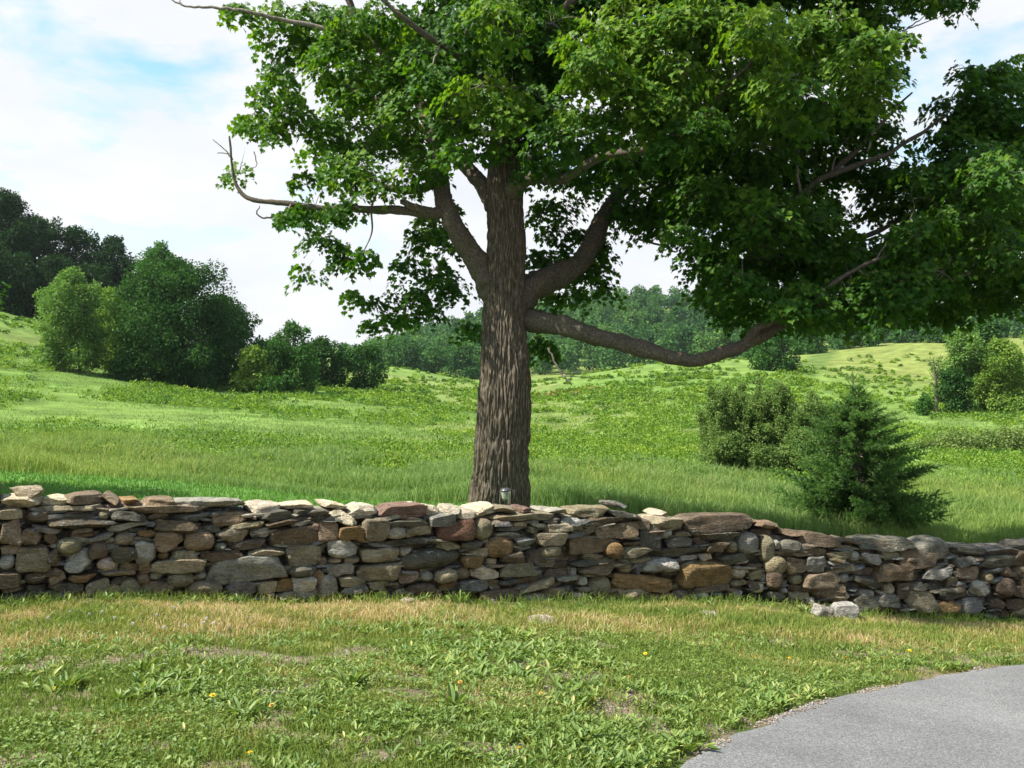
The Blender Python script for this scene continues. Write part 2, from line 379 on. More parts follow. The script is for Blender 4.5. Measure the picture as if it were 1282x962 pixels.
# ------------------------------------------------------------------ stones
COL = dict(pale=(.45, .4, .32), tan=(.3, .26, .19), brown=(.215, .165, .12), dkbrown=(.14, .11, .085), dark=(.11, .105, .09), olive=(.235, .21, .15), grey=(.33, .32, .3),
           slate=(.2, .2, .195), ochre=(.25, .17, .09), red=(.15, .085, .06), redbrown=(.2, .135, .12), pink=(.38, .3, .27), purple=(.19, .165, .175), white=(.3, .285, .25), pslate=(.31, .31, .285), dkgrey=(.17, .165, .15))
Z = {1: (0, 600, 4.931), 2: (240, 600, 4.931), 3: (480, 600, 4.931), 4: (720, 600, 4.931), 5: (960, 640, 3.981)}
ST = {1: """65 65 270 125 tan s 0 c|0 108 260 180 pale s 0 c|240 125 480 170 pale s 0 c|395 100 650 162 brown s 0 c|620 98 760 190 brown s -25 c|760 135 860 165 ochre s 0 c|865 125 1100 180 brown s 0 c|1090 135 1545 190 grey s 0 c
250 165 680 205 tan s 0|760 168 1275 215 brown s -2|0 187 140 252 tan b 0|160 195 325 275 dkbrown r 0|335 215 610 265 dark s 3|610 200 690 260 olive r 0|685 195 905 275 dark s -5|910 208 1060 262 dark s 5|1090 215 1245 265 dark s -5
300 255 735 315 dark s -2|0 255 140 410 brown b 0|120 312 270 412 brown a 0|200 288 390 350 slate s -12|270 345 360 415 brown a 0|430 305 590 350 brown s 8|430 335 620 375 brown s 5|530 338 710 400 slate s 16|660 262 942 328 grey s 8|950 245 1250 345 dkbrown s -6
355 370 515 470 olive r 0|710 332 840 420 tan r 0|850 320 980 360 ochre s 0|845 358 960 392 slate s 0|960 325 1145 460 brown a 0|1145 330 1340 450 brown r 0|0 412 130 475 tan s 0|0 478 100 568 grey r 0|105 420 320 580 olive b 0|300 425 390 540 dkbrown a 0
410 440 580 575 grey a 0|540 385 705 500 dkbrown a 0|700 420 845 520 dark b 0|845 392 980 528 grey a 0|605 490 740 580 pink r 0|740 528 885 580 tan b 0|870 515 945 590 brown b 0|980 460 1055 512 ochre r 0|1060 445 1230 505 tan s 3|945 500 1290 585 tan b 1|1245 455 1330 500 brown s 0
0 580 140 680 brown b 0|145 575 300 660 dkbrown r 0|305 558 410 672 brown a 0|410 595 600 650 ochre s 0|625 578 850 605 tan s 0|670 610 820 665 dark s 8|850 592 940 668 brown r 0|935 588 1020 640 grey s 0|1040 580 1210 680 olive r 0|1210 580 1290 635 grey r 0
10 668 155 710 tan s 3|160 660 305 712 dark s 0|310 648 540 712 dark s 3|425 690 545 770 ochre b 0|545 630 680 785 olive b 0|680 660 760 760 brown b 0|750 625 885 765 olive r 0|885 640 1140 770 brown a 0|1155 635 1380 750 olive r 0|0 705 420 785 dark b 0|970 745 1120 800 brown s 0|1120 745 1365 805 grey s 0""",
2: """365 155 580 225 pale s 6 c|575 162 800 195 pale s 0 c|840 150 985 200 pale s -8 c|870 190 1080 320 pale s -28 c|985 158 1185 248 pale a 0 c
0 190 95 220 dark s 0|0 222 70 262 slate a 0|90 205 375 290 brown s 3|380 228 405 258 pink r 0|400 205 630 260 dark s 4|465 240 740 300 dkbrown s 8|625 262 750 308 grey s 8|760 225 880 275 dkbrown s 3|740 195 870 235 dark s 3|640 200 730 235 dark s 3|240 268 470 308 olive s 3
75 290 205 335 dark s 0|0 278 72 320 brown s 0|160 308 382 395 tan a 0|380 305 495 372 grey b 0|500 300 795 440 dkbrown b 0|750 275 810 330 brown r 0|790 262 918 388 brown b 0|915 290 1070 388 ochre b -3|1070 250 1225 385 olive b 0|1215 295 1340 378 grey r 0
155 400 230 445 slate r 0|235 380 500 442 dkbrown s 2|70 442 355 508 dkbrown s 2|360 443 585 490 tan s 0|105 485 600 638 pslate b 4|600 420 805 545 olive b 3|800 395 855 468 slate a 0|850 378 1055 490 grey a 0|800 488 860 555 brown r 0|865 495 945 530 tan r 0|945 495 1055 535 tan s 0
850 530 1018 612 grey a 0|605 535 785 610 dark r 0|750 560 845 650 brown a 0|1025 380 1580 432 dark s 1|1060 435 1295 522 tan b 0|1030 535 1300 640 tan b 0|30 580 110 635 grey r 0|220 638 425 740 purple r 0|405 632 535 720 tan a 0|530 625 640 700 ochre b 0|632 610 785 700 grey b 0
790 600 912 752 grey r 0|910 615 1080 670 tan s -4|925 650 1105 712 slate s 0|1110 640 1200 695 tan b 0|1195 640 1330 700 dark s 0|545 698 795 755 grey s 0|470 705 530 742 tan r 0|165 740 340 800 grey r 0|350 740 560 790 grey s 0|620 745 710 785 grey r 0|890 720 1010 765 dkbrown s 0|1040 695 1110 750 brown a 0|1150 695 1250 760 olive r 0|700 745 860 790 grey s 0""",
3: """0 170 330 255 redbrown s 0 c|165 165 405 250 pale a 0 c|400 178 500 240 pale s 0 c|455 195 610 270 pale r 0 c|575 165 730 250 pale s 10 c|700 178 895 225 tan s -5 c|665 222 1110 265 tan s 0 c|900 190 980 225 redbrown s 0 c|1050 190 1160 225 grey s 0 c
30 262 270 300 dark s 0|300 220 455 305 slate b 5|150 278 350 362 tan a 0|355 265 575 388 red b 3|575 245 695 380 olive r 0|695 268 800 298 slate b 0|815 270 910 298 tan s 0|705 298 915 335 slate s 0|910 290 990 360 tan a 0|710 335 885 360 grey s 0|825 362 960 410 slate s 0|960 335 1150 415 tan b 0
1000 280 1175 332 tan s 2|1130 245 1265 280 grey s 0|990 258 1110 290 dark s 3|350 390 490 442 olive s 0|490 390 635 445 dark s 0|650 362 825 490 ochre r 0|515 425 735 490 tan s 3|830 410 945 450 grey s 0|985 418 1115 490 tan r 0|115 422 200 485 grey a 0|105 440 510 570 dark r 4|500 485 625 555 ochre b 0|640 480 745 555 tan a -8|745 455 880 525 dkbrown b 0|880 440 1010 530 dkbrown a 0
110 570 235 650 brown b 0|240 578 330 645 grey r 0|330 560 480 655 tan r 5|460 555 555 630 brown r 0|545 545 725 628 pale a 0|735 528 960 610 olive b 0|740 590 1000 672 brown s 9|860 620 1080 710 tan s 13|360 640 485 700 ochre b 8|487 632 643 700 slate b 0|645 628 755 700 tan a 0|20 650 130 695 dark s 0
160 655 340 725 dkbrown r 0|75 682 175 752 grey r 0|180 725 292 762 grey s 0|295 700 390 750 olive r 0|395 705 610 728 redbrown s 0|610 690 860 765 dkbrown b 0|870 710 1030 785 grey r 0|1000 680 1130 750 olive a 0""",
4: """0 185 250 240 tan s 0 c|230 195 465 270 dark s -10 c|300 148 370 200 slate a -30 c|460 225 710 330 tan s -6 c|545 210 620 245 pale a 0 c|708 230 1110 335 dkbrown b 0 c|1090 250 1200 310 tan a -8 c|1140 265 1310 330 brown s -8 c
80 238 325 280 dkbrown s 0|0 285 80 325 tan s 0|80 280 160 318 tan s 0|0 320 145 370 olive s 5|145 280 418 375 brown b 0|400 260 485 320 dkbrown b 0|420 318 560 450 dark b 0|485 290 570 320 tan s -5|555 305 630 375 white r 0|640 330 750 362 olive s 0|750 340 1040 378 dark s 0|0 360 255 465 brown b 0|205 395 308 490 ochre r 0|305 420 480 495 olive a 0|320 392 450 420 brown s 0|568 360 760 432 dkgrey a 0|750 375 850 425 dkbrown s 0|830 378 970 462 brown a 0|965 390 1025 465 tan r 0|1030 340 1160 470 grey r 0|1160 360 1245 522 olive r 0|1235 380 1270 440 grey r 0
480 430 810 492 dark s 2|80 462 220 500 olive s 0|300 490 490 525 olive s 0|0 500 300 535 dark s 3|40 522 305 605 brown s 0|305 522 390 592 tan r 0|390 530 420 595 purple b 0|430 500 650 585 grey a 0|660 478 780 512 grey s 0|790 470 880 515 pale a 0|660 518 985 665 ochre b 0|880 470 1130 530 dark s 3|985 545 1080 628 pale r 0|1060 525 1185 575 dkbrown s 0|1080 570 1180 640 olive s 8|550 570 680 610 dark s -5
0 540 45 615 grey a 0|45 608 110 670 grey r 0|115 608 250 745 olive r 0|260 595 640 698 ochre s -4|240 595 370 620 brown s 0|250 680 470 750 tan s 0|440 700 610 755 brown s 5|610 655 670 700 olive s 8|630 690 730 765 purple r 0|735 705 845 765 grey r 0|680 660 1000 720 dkbrown s 0|985 690 1065 745 pale r 0|1105 645 1190 715 pale r 0|1160 590 1205 650 grey r 0|0 710 110 770 pink r 0|130 740 300 780 grey r 0|490 745 620 775 dkbrown s 0|980 625 1080 665 olive s 0|1080 640 1170 690 dkbrown s 0|1190 560 1290 690 dkbrown r 0""",
5: """70 95 215 145 brown s -12 c|170 110 390 195 dkbrown b -6 c|380 140 500 180 dkbrown s -8 c|470 140 760 205 dkgrey s -3 c|755 140 945 260 dkgrey r 0 c|940 175 1120 235 dkgrey s -5 c|1100 190 1300 235 dkgrey s -4 c
60 150 200 220 dkgrey r 0|55 205 160 240 brown s -8|0 228 108 328 olive r 0|105 235 205 325 brown b 0|165 195 305 235 brown s 0|205 232 310 312 dkgrey a 0|300 205 420 265 olive s 0|365 178 500 210 olive s 0|425 210 490 260 grey r 0|490 205 590 295 grey a -20|310 262 500 320 olive s 8|590 200 690 255 olive s 0|670 195 870 300 dkbrown b 0|560 270 765 370 brown a 0
130 322 198 378 olive r 0|195 315 360 388 brown b 0|345 325 390 370 tan r 0|385 322 430 365 grey r 0|430 310 610 410 dark s -20|120 375 300 410 dkbrown s 0|600 365 650 425 pale r 0|770 285 910 360 grey a 5|860 285 940 330 grey s 0|910 330 965 392 olive a 0|940 280 1060 340 brown s 0|1020 345 1115 440 grey a -15|1100 315 1145 365 tan r 0|1060 230 1300 290 dark s 0|1150 340 1240 430 dkbrown r 0|1240 300 1310 360 dkbrown r 0|1190 275 1250 335 brown a 0|800 360 860 400 dark s 0|860 385 1000 445 dark s 0|1230 380 1310 440 dkbrown b 0
245 380 435 465 brown s 0|355 405 435 460 pink a 0|465 398 555 445 grey r 0|430 430 575 510 dkgrey a 0|560 415 670 480 dkgrey s 0|700 390 860 515 olive a 0|855 450 975 525 ochre r 0|960 432 1085 528 slate r 0|1025 430 1110 480 slate r 0|1100 365 1150 435 slate a 0|15 400 100 455 dkgrey s -12|75 385 112 420 grey r 0|100 405 230 445 olive s 0|95 438 150 480 brown b 0|155 445 210 485 grey b 0|210 438 245 470 grey b 0|625 460 705 520 dkbrown r 0|540 510 665 545 dkgrey s 0|850 510 900 540 grey r 0|1110 440 1200 500 dkbrown a 0|1200 440 1300 490 dkbrown s 0|650 370 735 450 dkbrown s 0|730 360 805 405 dkgrey a 0|940 235 1060 285 dkgrey a 0"""}

def cube_sphere(k):
    g = np.linspace(-1, 1, k + 1); idx = {}; V = []; Fq = []
    def vid(p):
        key = tuple(np.round(p, 5))
        if key not in idx: idx[key] = len(V); V.append(p)
        return idx[key]
    for ax in range(3):
        for s in (-1, 1):
            for i in range(k):
                for j in range(k):
                    q = []
                    for (a, b) in ((i, j), (i + 1, j), (i + 1, j + 1), (i, j + 1)):
                        p = [0, 0, 0]; p[ax] = s; p[(ax + 1) % 3] = g[a]; p[(ax + 2) % 3] = g[b]; q.append(vid(p))
                    Fq.append(q if s > 0 else q[::-1])
    return np.array(V, float), np.array(Fq)
CSV, CSF = cube_sphere(12)
CSV_L, CSF_L = cube_sphere(5)
def rock(w, h, d, typ, seed, low=False):
    """a stone w x h (face) x d (depth); local x along wall, y depth, z up, centred"""
    r = np.random.default_rng(seed)
    V0, Fq = (CSV_L, CSF_L) if low else (CSV, CSF)
    p = {'r': 2.3, 'b': 7.0, 's': 6.0, 'a': 6.0}[typ] * r.uniform(.85, 1.2)
    nrm = (np.abs(V0) ** p).sum(1) ** (1 / p)
    V = V0 / nrm[:, None]
    if typ == 'r': V = V * (1 + .08 * (fbm(V * 1.2 + seed * 3.1, seed, 2)[:, None] - .5))
    nch = {'r': 5, 'b': 12, 's': 17, 'a': 22}[typ]
    for _ in range(nch):
        n = unit(r.normal(size=3) * np.array([1, .9, .9 if typ != 's' else .5]))
        dmax = (V @ n).max(); c = dmax * r.uniform(*{'r': (.9, 1), 'b': (.84, .97), 's': (.68, .95), 'a': (.66, .92)}[typ])
        ex = np.maximum(V @ n - c, 0); V = V - ex[:, None] * n * .93
    if typ != 'r' or r.uniform() < .5:       # split face
        n = unit(np.array([r.normal() * .13, -1, r.normal() * .13])); c = (V @ n).max() * (.86 if typ == 'r' else r.uniform(.66, .8))
        ex = np.maximum(V @ n - c, 0); V = V - ex[:, None] * n * .95
    if typ in 'bsa':                       # skew the face outline
        V[:, 2] *= 1 + r.uniform(-.22, .22) * V[:, 0]; V[:, 0] *= 1 + r.uniform(-.18, .18) * V[:, 2]
    V = V * np.array([w, d, h]) / 2 / np.maximum(np.abs(V).max(0), .6)
    sc = 9.0; lay = np.array([1, 1, 3.5 if typ == 's' else 1.4])
    amp = {'r': .012, 'b': .02, 's': .024, 'a': .026}[typ] * min(1, 4 * min(w, h) + .25)
    dv = fbm(V * lay * sc + seed * 7.7, seed, 3) - .5
    nn = unit(V / np.array([w, d, h]))
    V = V + nn * (dv * amp * 2.2)[:, None]
    if typ == 's':
        V[:, 2] += (fbm(V * np.array([3, 3, 0]) + seed, seed + 5, 2) - .5) * h * .35
    return V, Fq
def stone_mat():
    t = NT('field_stone'); c = t.attr('col').outputs['Color']; p = t.pos()
    n1 = t.noise(p, 7, 5, .65); n2_ = t.noise(p, 38, 4, .6); n3 = t.noise(p, 3.2, 3); n4 = t.noise(t.scale(p, (1, 1, 4)), 16, 4, .6, .6)
    c = t.mix(.9, c, t.ramp(n1, [(.28, .42), (.5, .95), (.75, 1.4)]), 'MULTIPLY')
    c = t.mix(.65, c, t.ramp(n4, [(.3, .65), (.65, 1.25)]), 'MULTIPLY')
    c = t.mix(.55, c, t.ramp(n2_, [(.3, .55), (.7, 1.4)]), 'MULTIPLY')
    c = t.mix(t.ramp(n3, [(.55, 0), (.72, .45)]), c, (.2, .135, .075))
    lich = t.math('MULTIPLY', t.ramp(t.noise(p, 11, 5, .7), [(.6, 0), (.67, 1)]), t.ramp(t.noise(p, 2.1, 2), [(.48, 0), (.6, .75)]))
    c = t.mix(lich, c, (.46, .46, .42))
    h = t.math('ADD', n2_, t.math('MULTIPLY', n4, 1.5))
    return t.done(t.princ(c, .93, .15, t.bump(h, 1.0, .022)))
M_stone = stone_mat()

def wall_hit(px):
    a = (px - CX) / F
    for i in range(len(WL) - 1):
        A, B = WL[i], WL[i + 1]
        # a*Y = X
        d = B - A; den = d[0] - a * d[1]
        if abs(den) < 1e-9: continue
        t = (a * A[1] - A[0]) / den
        if -1e-6 <= t <= 1 + 1e-6:
            q = A + d * t; return q, unit(d)
    return WL[-1], unit(WL[-1] - WL[-2])
def build_wall():
    root = empty('stone_wall', (0, 10.6, -.45), 'long low dry-stacked fieldstone wall running across the lawn in front of the maple', 'wall')
    off = np.array([0, 10.6, -.45])
    items = []; seed = 100
    for z, txt in ST.items():
        x0, y0, s = Z[z]
        for it in txt.replace('\n', '|').split('|'):
            f = it.split()
            if len(f) < 7: continue
            a, b, c, d = [float(v) for v in f[:4]]
            items.append((x0 + a / s, y0 + b / s, x0 + c / s, y0 + d / s, f[4], f[5], float(f[6]), len(f) > 7))
    # invisible-side extensions
    r = random.Random(3)
    for (pa, pb) in ((-330, 0), (1284, 1560)):
        top0 = 622 if pa < 0 else 690; bot0 = 760 if pa < 0 else 776
        y = bot0
        while y > top0:
            hh = r.uniform(11, 24); x = pa + r.uniform(-20, 0)
            while x < pb:
                w = r.uniform(22, 62)
                if x + w > pb: w = pb - x
                if w > 8: items.append((x, y - hh, x + w, y, r.choice(['tan', 'brown', 'olive', 'grey', 'dark', 'dkbrown']), r.choice('bsar'), r.uniform(-4, 4), y - hh < top0 + 8))
                x += w
            y -= hh * .95
    parts = []
    for (xa, ya, xb, yb, col, typ, tilt, cap) in items:
        seed += 1; rr = random.Random(seed)
        q, T = wall_hit((xa + xb) / 2); Nn = np.array([-T[1], T[0]])        # Nn: into the wall
        qa, _ = wall_hit(xa); qb, _ = wall_hit(xb)
        w = np.linalg.norm(qb - qa); Y = q[1]
        zt = P((xa + xb) / 2, ya, Y)[2]; zb = P((xa + xb) / 2, yb, Y)[2]; h = zt - zb
        ta = math.radians(tilt)
        if abs(tilt) > 4: h = max(h * .5, h - w * abs(math.sin(ta)) * .8)
        d = rr.uniform(.5, .62) if cap else min(max(.24, .7 * w), .42)
        gw, gh = (1.035, 1.05)
        V, Fq = rock(w * gw, h * gh, d, typ, seed)
        c_, s_ = math.cos(ta), math.sin(ta)
        x_, z_ = V[:, 0] * c_ - V[:, 2] * s_, V[:, 0] * s_ + V[:, 2] * c_
        V = np.stack([x_, V[:, 1], z_], 1)
        yaw = rr.uniform(-.12, .12); V = np.stack([V[:, 0] * math.cos(yaw) - V[:, 1] * math.sin(yaw), V[:, 0] * math.sin(yaw) + V[:, 1] * math.cos(yaw), V[:, 2]], 1)
        inset = d / 2 + rr.uniform(-.035, .035) + (.0 if not cap else .02) + (.05 if (yb - ya) * (xb - xa) < 350 else 0)
        base = np.array([q[0], q[1], (zt + zb) / 2]) + np.array([Nn[0], Nn[1], 0]) * inset
        Wd = base + V[:, :1] * np.array([T[0], T[1], 0]) + V[:, 1:2] * np.array([Nn[0], Nn[1], 0]) + V[:, 2:] * np.array([0, 0, 1])
        cc = np.array(COL[col]) * np.array([1.06, 1, .89]) * (.84 if col not in ('pale', 'white', 'pink') else 1) * rr.uniform(.8, 1.15) * np.array([rr.uniform(.96, 1.04), 1, rr.uniform(.93, 1.05)])
        inframe = xb > 0 and xa < 1282
        parts.append((((xb - xa) * (yb - ya)) if inframe else 0, Wd, Fq, cc, cap, col))
    parts.sort(key=lambda t: -t[0])
    small = MB(); nc = 0; n = 0
    for (ar, Wd, Fq, cc, cap, col) in parts:
        if cap and ar > 0 or (ar > 0 and n < 100):
            nm = 'capstone' if cap else 'stone'
            if not cap: n += 1
            o = link(nm, mesh(nm, Wd - off, Fq, {'col': ('FACE', np.broadcast_to(cc, (len(Fq), 3)))}, True), M_stone, root)
            o.data.set_sharp_from_angle(angle=math.radians(24))
        else:
            small.add(Wd, Fq, col=np.broadcast_to(cc, (len(Fq), 3)))
    rj = random.Random(19)
    for _ in range(420):
        pxj = rj.uniform(-20, 1300); q, T = wall_hit(pxj); Nn = np.array([-T[1], T[0]]); seed += 1
        tp_ = np.interp(pxj, [0, 330, 640, 900, 960, 1100, 1282], [634, 645, 650, 662, 672, 692, 704]); bt_ = np.interp(pxj, [0, 640, 900, 1282], [756, 752, 752, 778])
        pyj = tp_ + (bt_ - tp_) * rj.uniform(.02, 1) ** 1.3
        V, Fq = rock(rj.uniform(.12, .36), rj.uniform(.028, .055), rj.uniform(.2, .3), 's', seed, True)
        ti = rj.uniform(-.2, .2); V = np.stack([V[:, 0] * math.cos(ti) - V[:, 2] * math.sin(ti), V[:, 1], V[:, 0] * math.sin(ti) + V[:, 2] * math.cos(ti)], 1)
        b = np.array([q[0], q[1], P(pxj, pyj, q[1])[2]]) + np.array([Nn[0], Nn[1], 0]) * rj.uniform(.15, .19)
        small.add(b + V[:, :1] * np.array([T[0], T[1], 0]) + V[:, 1:2] * np.array([Nn[0], Nn[1], 0]) + V[:, 2:] * np.array([0, 0, 1]), Fq, col=np.broadcast_to(np.array(COL[rj.choice(['tan', 'olive', 'brown', 'dkgrey', 'dark', 'slate'])]) * .9, (len(Fq), 3)))
    # hearting and rear face
    r = random.Random(11)
    L = np.concatenate([[0], np.cumsum(np.linalg.norm(np.diff(WL, axis=0), axis=1))])
    s = 0.0; cols = list(COL)
    while s < L[-1]:
        x = np.interp(s, L, WL[:, 0]); y = np.interp(s, L, WL[:, 1])
        k = min(np.searchsorted(L, s, 'right') - 1, len(WL) - 2); T = unit(WL[k + 1] - WL[k]); Nn = np.array([-T[1], T[0]])
        pxx = x / y * F + CX
        top = np.interp(pxx, [-300, 0, 100, 330, 640, 800, 900, 960, 1100, 1282, 1500], [634, 634, 637, 645, 650, 655, 662, 670, 690, 703, 705])
        zt = P(pxx, top, y)[2]; zg = gz1(x, y) - .1
        for row, (lo, hi) in enumerate(((.2, .26), (.32, .38), (.44, .5))):
            zz = zg
            while zz < zt - .02:
                hh = min(r.uniform(.09, .18), zt - zz + .04); ww = r.uniform(.22, .42); dd = r.uniform(.22, .3)
                seed += 1
                V, Fq = rock(ww, hh * 1.15, dd, r.choice('bsab'), seed, True)
                dpt = r.uniform(lo, hi) + .08
                b = np.array([x + r.uniform(-.05, .05) + Nn[0] * dpt, y + Nn[1] * dpt, zz + hh / 2])
                small.add(b + V[:, :1] * np.array([T[0], T[1], 0]) + V[:, 1:2] * np.array([Nn[0], Nn[1], 0]) + V[:, 2:] * np.array([0, 0, 1]), Fq,
                          col=np.broadcast_to(np.array(COL[r.choice(['dark', 'dkbrown', 'olive', 'brown', 'dkgrey'])]), (len(Fq), 3)))
                zz += hh
        s += .2
    o = link('small_stones', small.mesh('small_stones', True, off), M_stone, root); o.data.set_sharp_from_angle(angle=math.radians(26)); tag(o, kind='stuff')
build_wall()

def lone_rock(px, py, wpx, hpx, col, typ, seed, name, label, cat, depth=.3):
    c = hit(px, py, 3, 60); w = M(wpx, c[1]); h = M(hpx, c[1])
    V, Fq = rock(w, h * 1.4, depth, typ, seed)
    V[:, 2] += h * .3
    o = link(name, mesh(name, V, Fq, {'col': ('FACE', np.broadcast_to(np.array(COL[col]), (len(Fq), 3)))}, True), M_stone)
    o.location = c; tag(o, label, cat)
lone_rock(677, 781, 38, 9, 'pink', 'r', 901, 'rock', 'flat pale pinkish rock lying alone in the dry grass in front of the wall', 'rock', .35)
lone_rock(1029, 772, 26, 16, 'white', 'a', 902, 'boulder', 'smaller angular pale boulder at the wall foot, left one of a pair', 'boulder')
lone_rock(1057, 773, 30, 17, 'white', 'b', 911, 'boulder', 'broad blocky pale boulder just right of the smaller angular pale boulder', 'boulder')
lone_rock(510, 754, 20, 5, 'tan', 'r', 904, 'rock', 'small tan rock sunk in the grass right at the foot of the wall', 'rock', .2)
lone_rock(888, 772, 22, 5, 'tan', 's', 906, 'rock', 'thin flat tan stone in the grass before the wide ochre wall block', 'rock', .25)

# ------------------------------------------------------------------ leaves as geometry
def maple_leaf():
    r = [(0, 0), (.34, .0), (.32, .16), (.58, .34), (.36, .42), (.38, .6), (.17, .56), (.0, 1.0)]
    R = np.array(r); Lf = R[1:-1][::-1] * np.array([-1, 1]); O = np.vstack([R, Lf])
    V = np.vstack([[0, .38], O]); n = len(O)
    Fq = np.array([(0, 1 + i, 1 + (i + 1) % n) for i in range(n)])
    V3 = np.c_[V, np.abs(V[:, 0]) * .25 - .12 * (V[:, 1] - .3) ** 2]
    return V3, Fq
ML_V, ML_F = maple_leaf()
def scatter(mb, V, Fq, pos, axis, nrm, size, rnd):
    """copies of one small leaf (x across, y along, z normal) merged into one mesh"""
    axis = unit(axis); sx = unit(np.cross(axis, nrm)); nz = np.cross(sx, axis)
    W = pos[:, None] + size[:, None, None] * (V[None, :, :1] * sx[:, None] + V[None, :, 1:2] * axis[:, None] + V[None, :, 2:3] * nz[:, None])
    k = len(V); n = len(pos)
    FF = (np.arange(n)[:, None, None] * k + Fq[None]).reshape(-1, Fq.shape[1])
    mb.add(W.reshape(-1, 3), FF, rnd=np.repeat(rnd, len(Fq)))
DI_V = np.array([[0, 0, 0], [.34, .5, .08], [0, 1, -.08], [-.34, .5, .08]]); DI_F = np.array([[0, 1, 2, 3]])

def rdir(n): return unit(RNG.normal(size=(n, 3)))

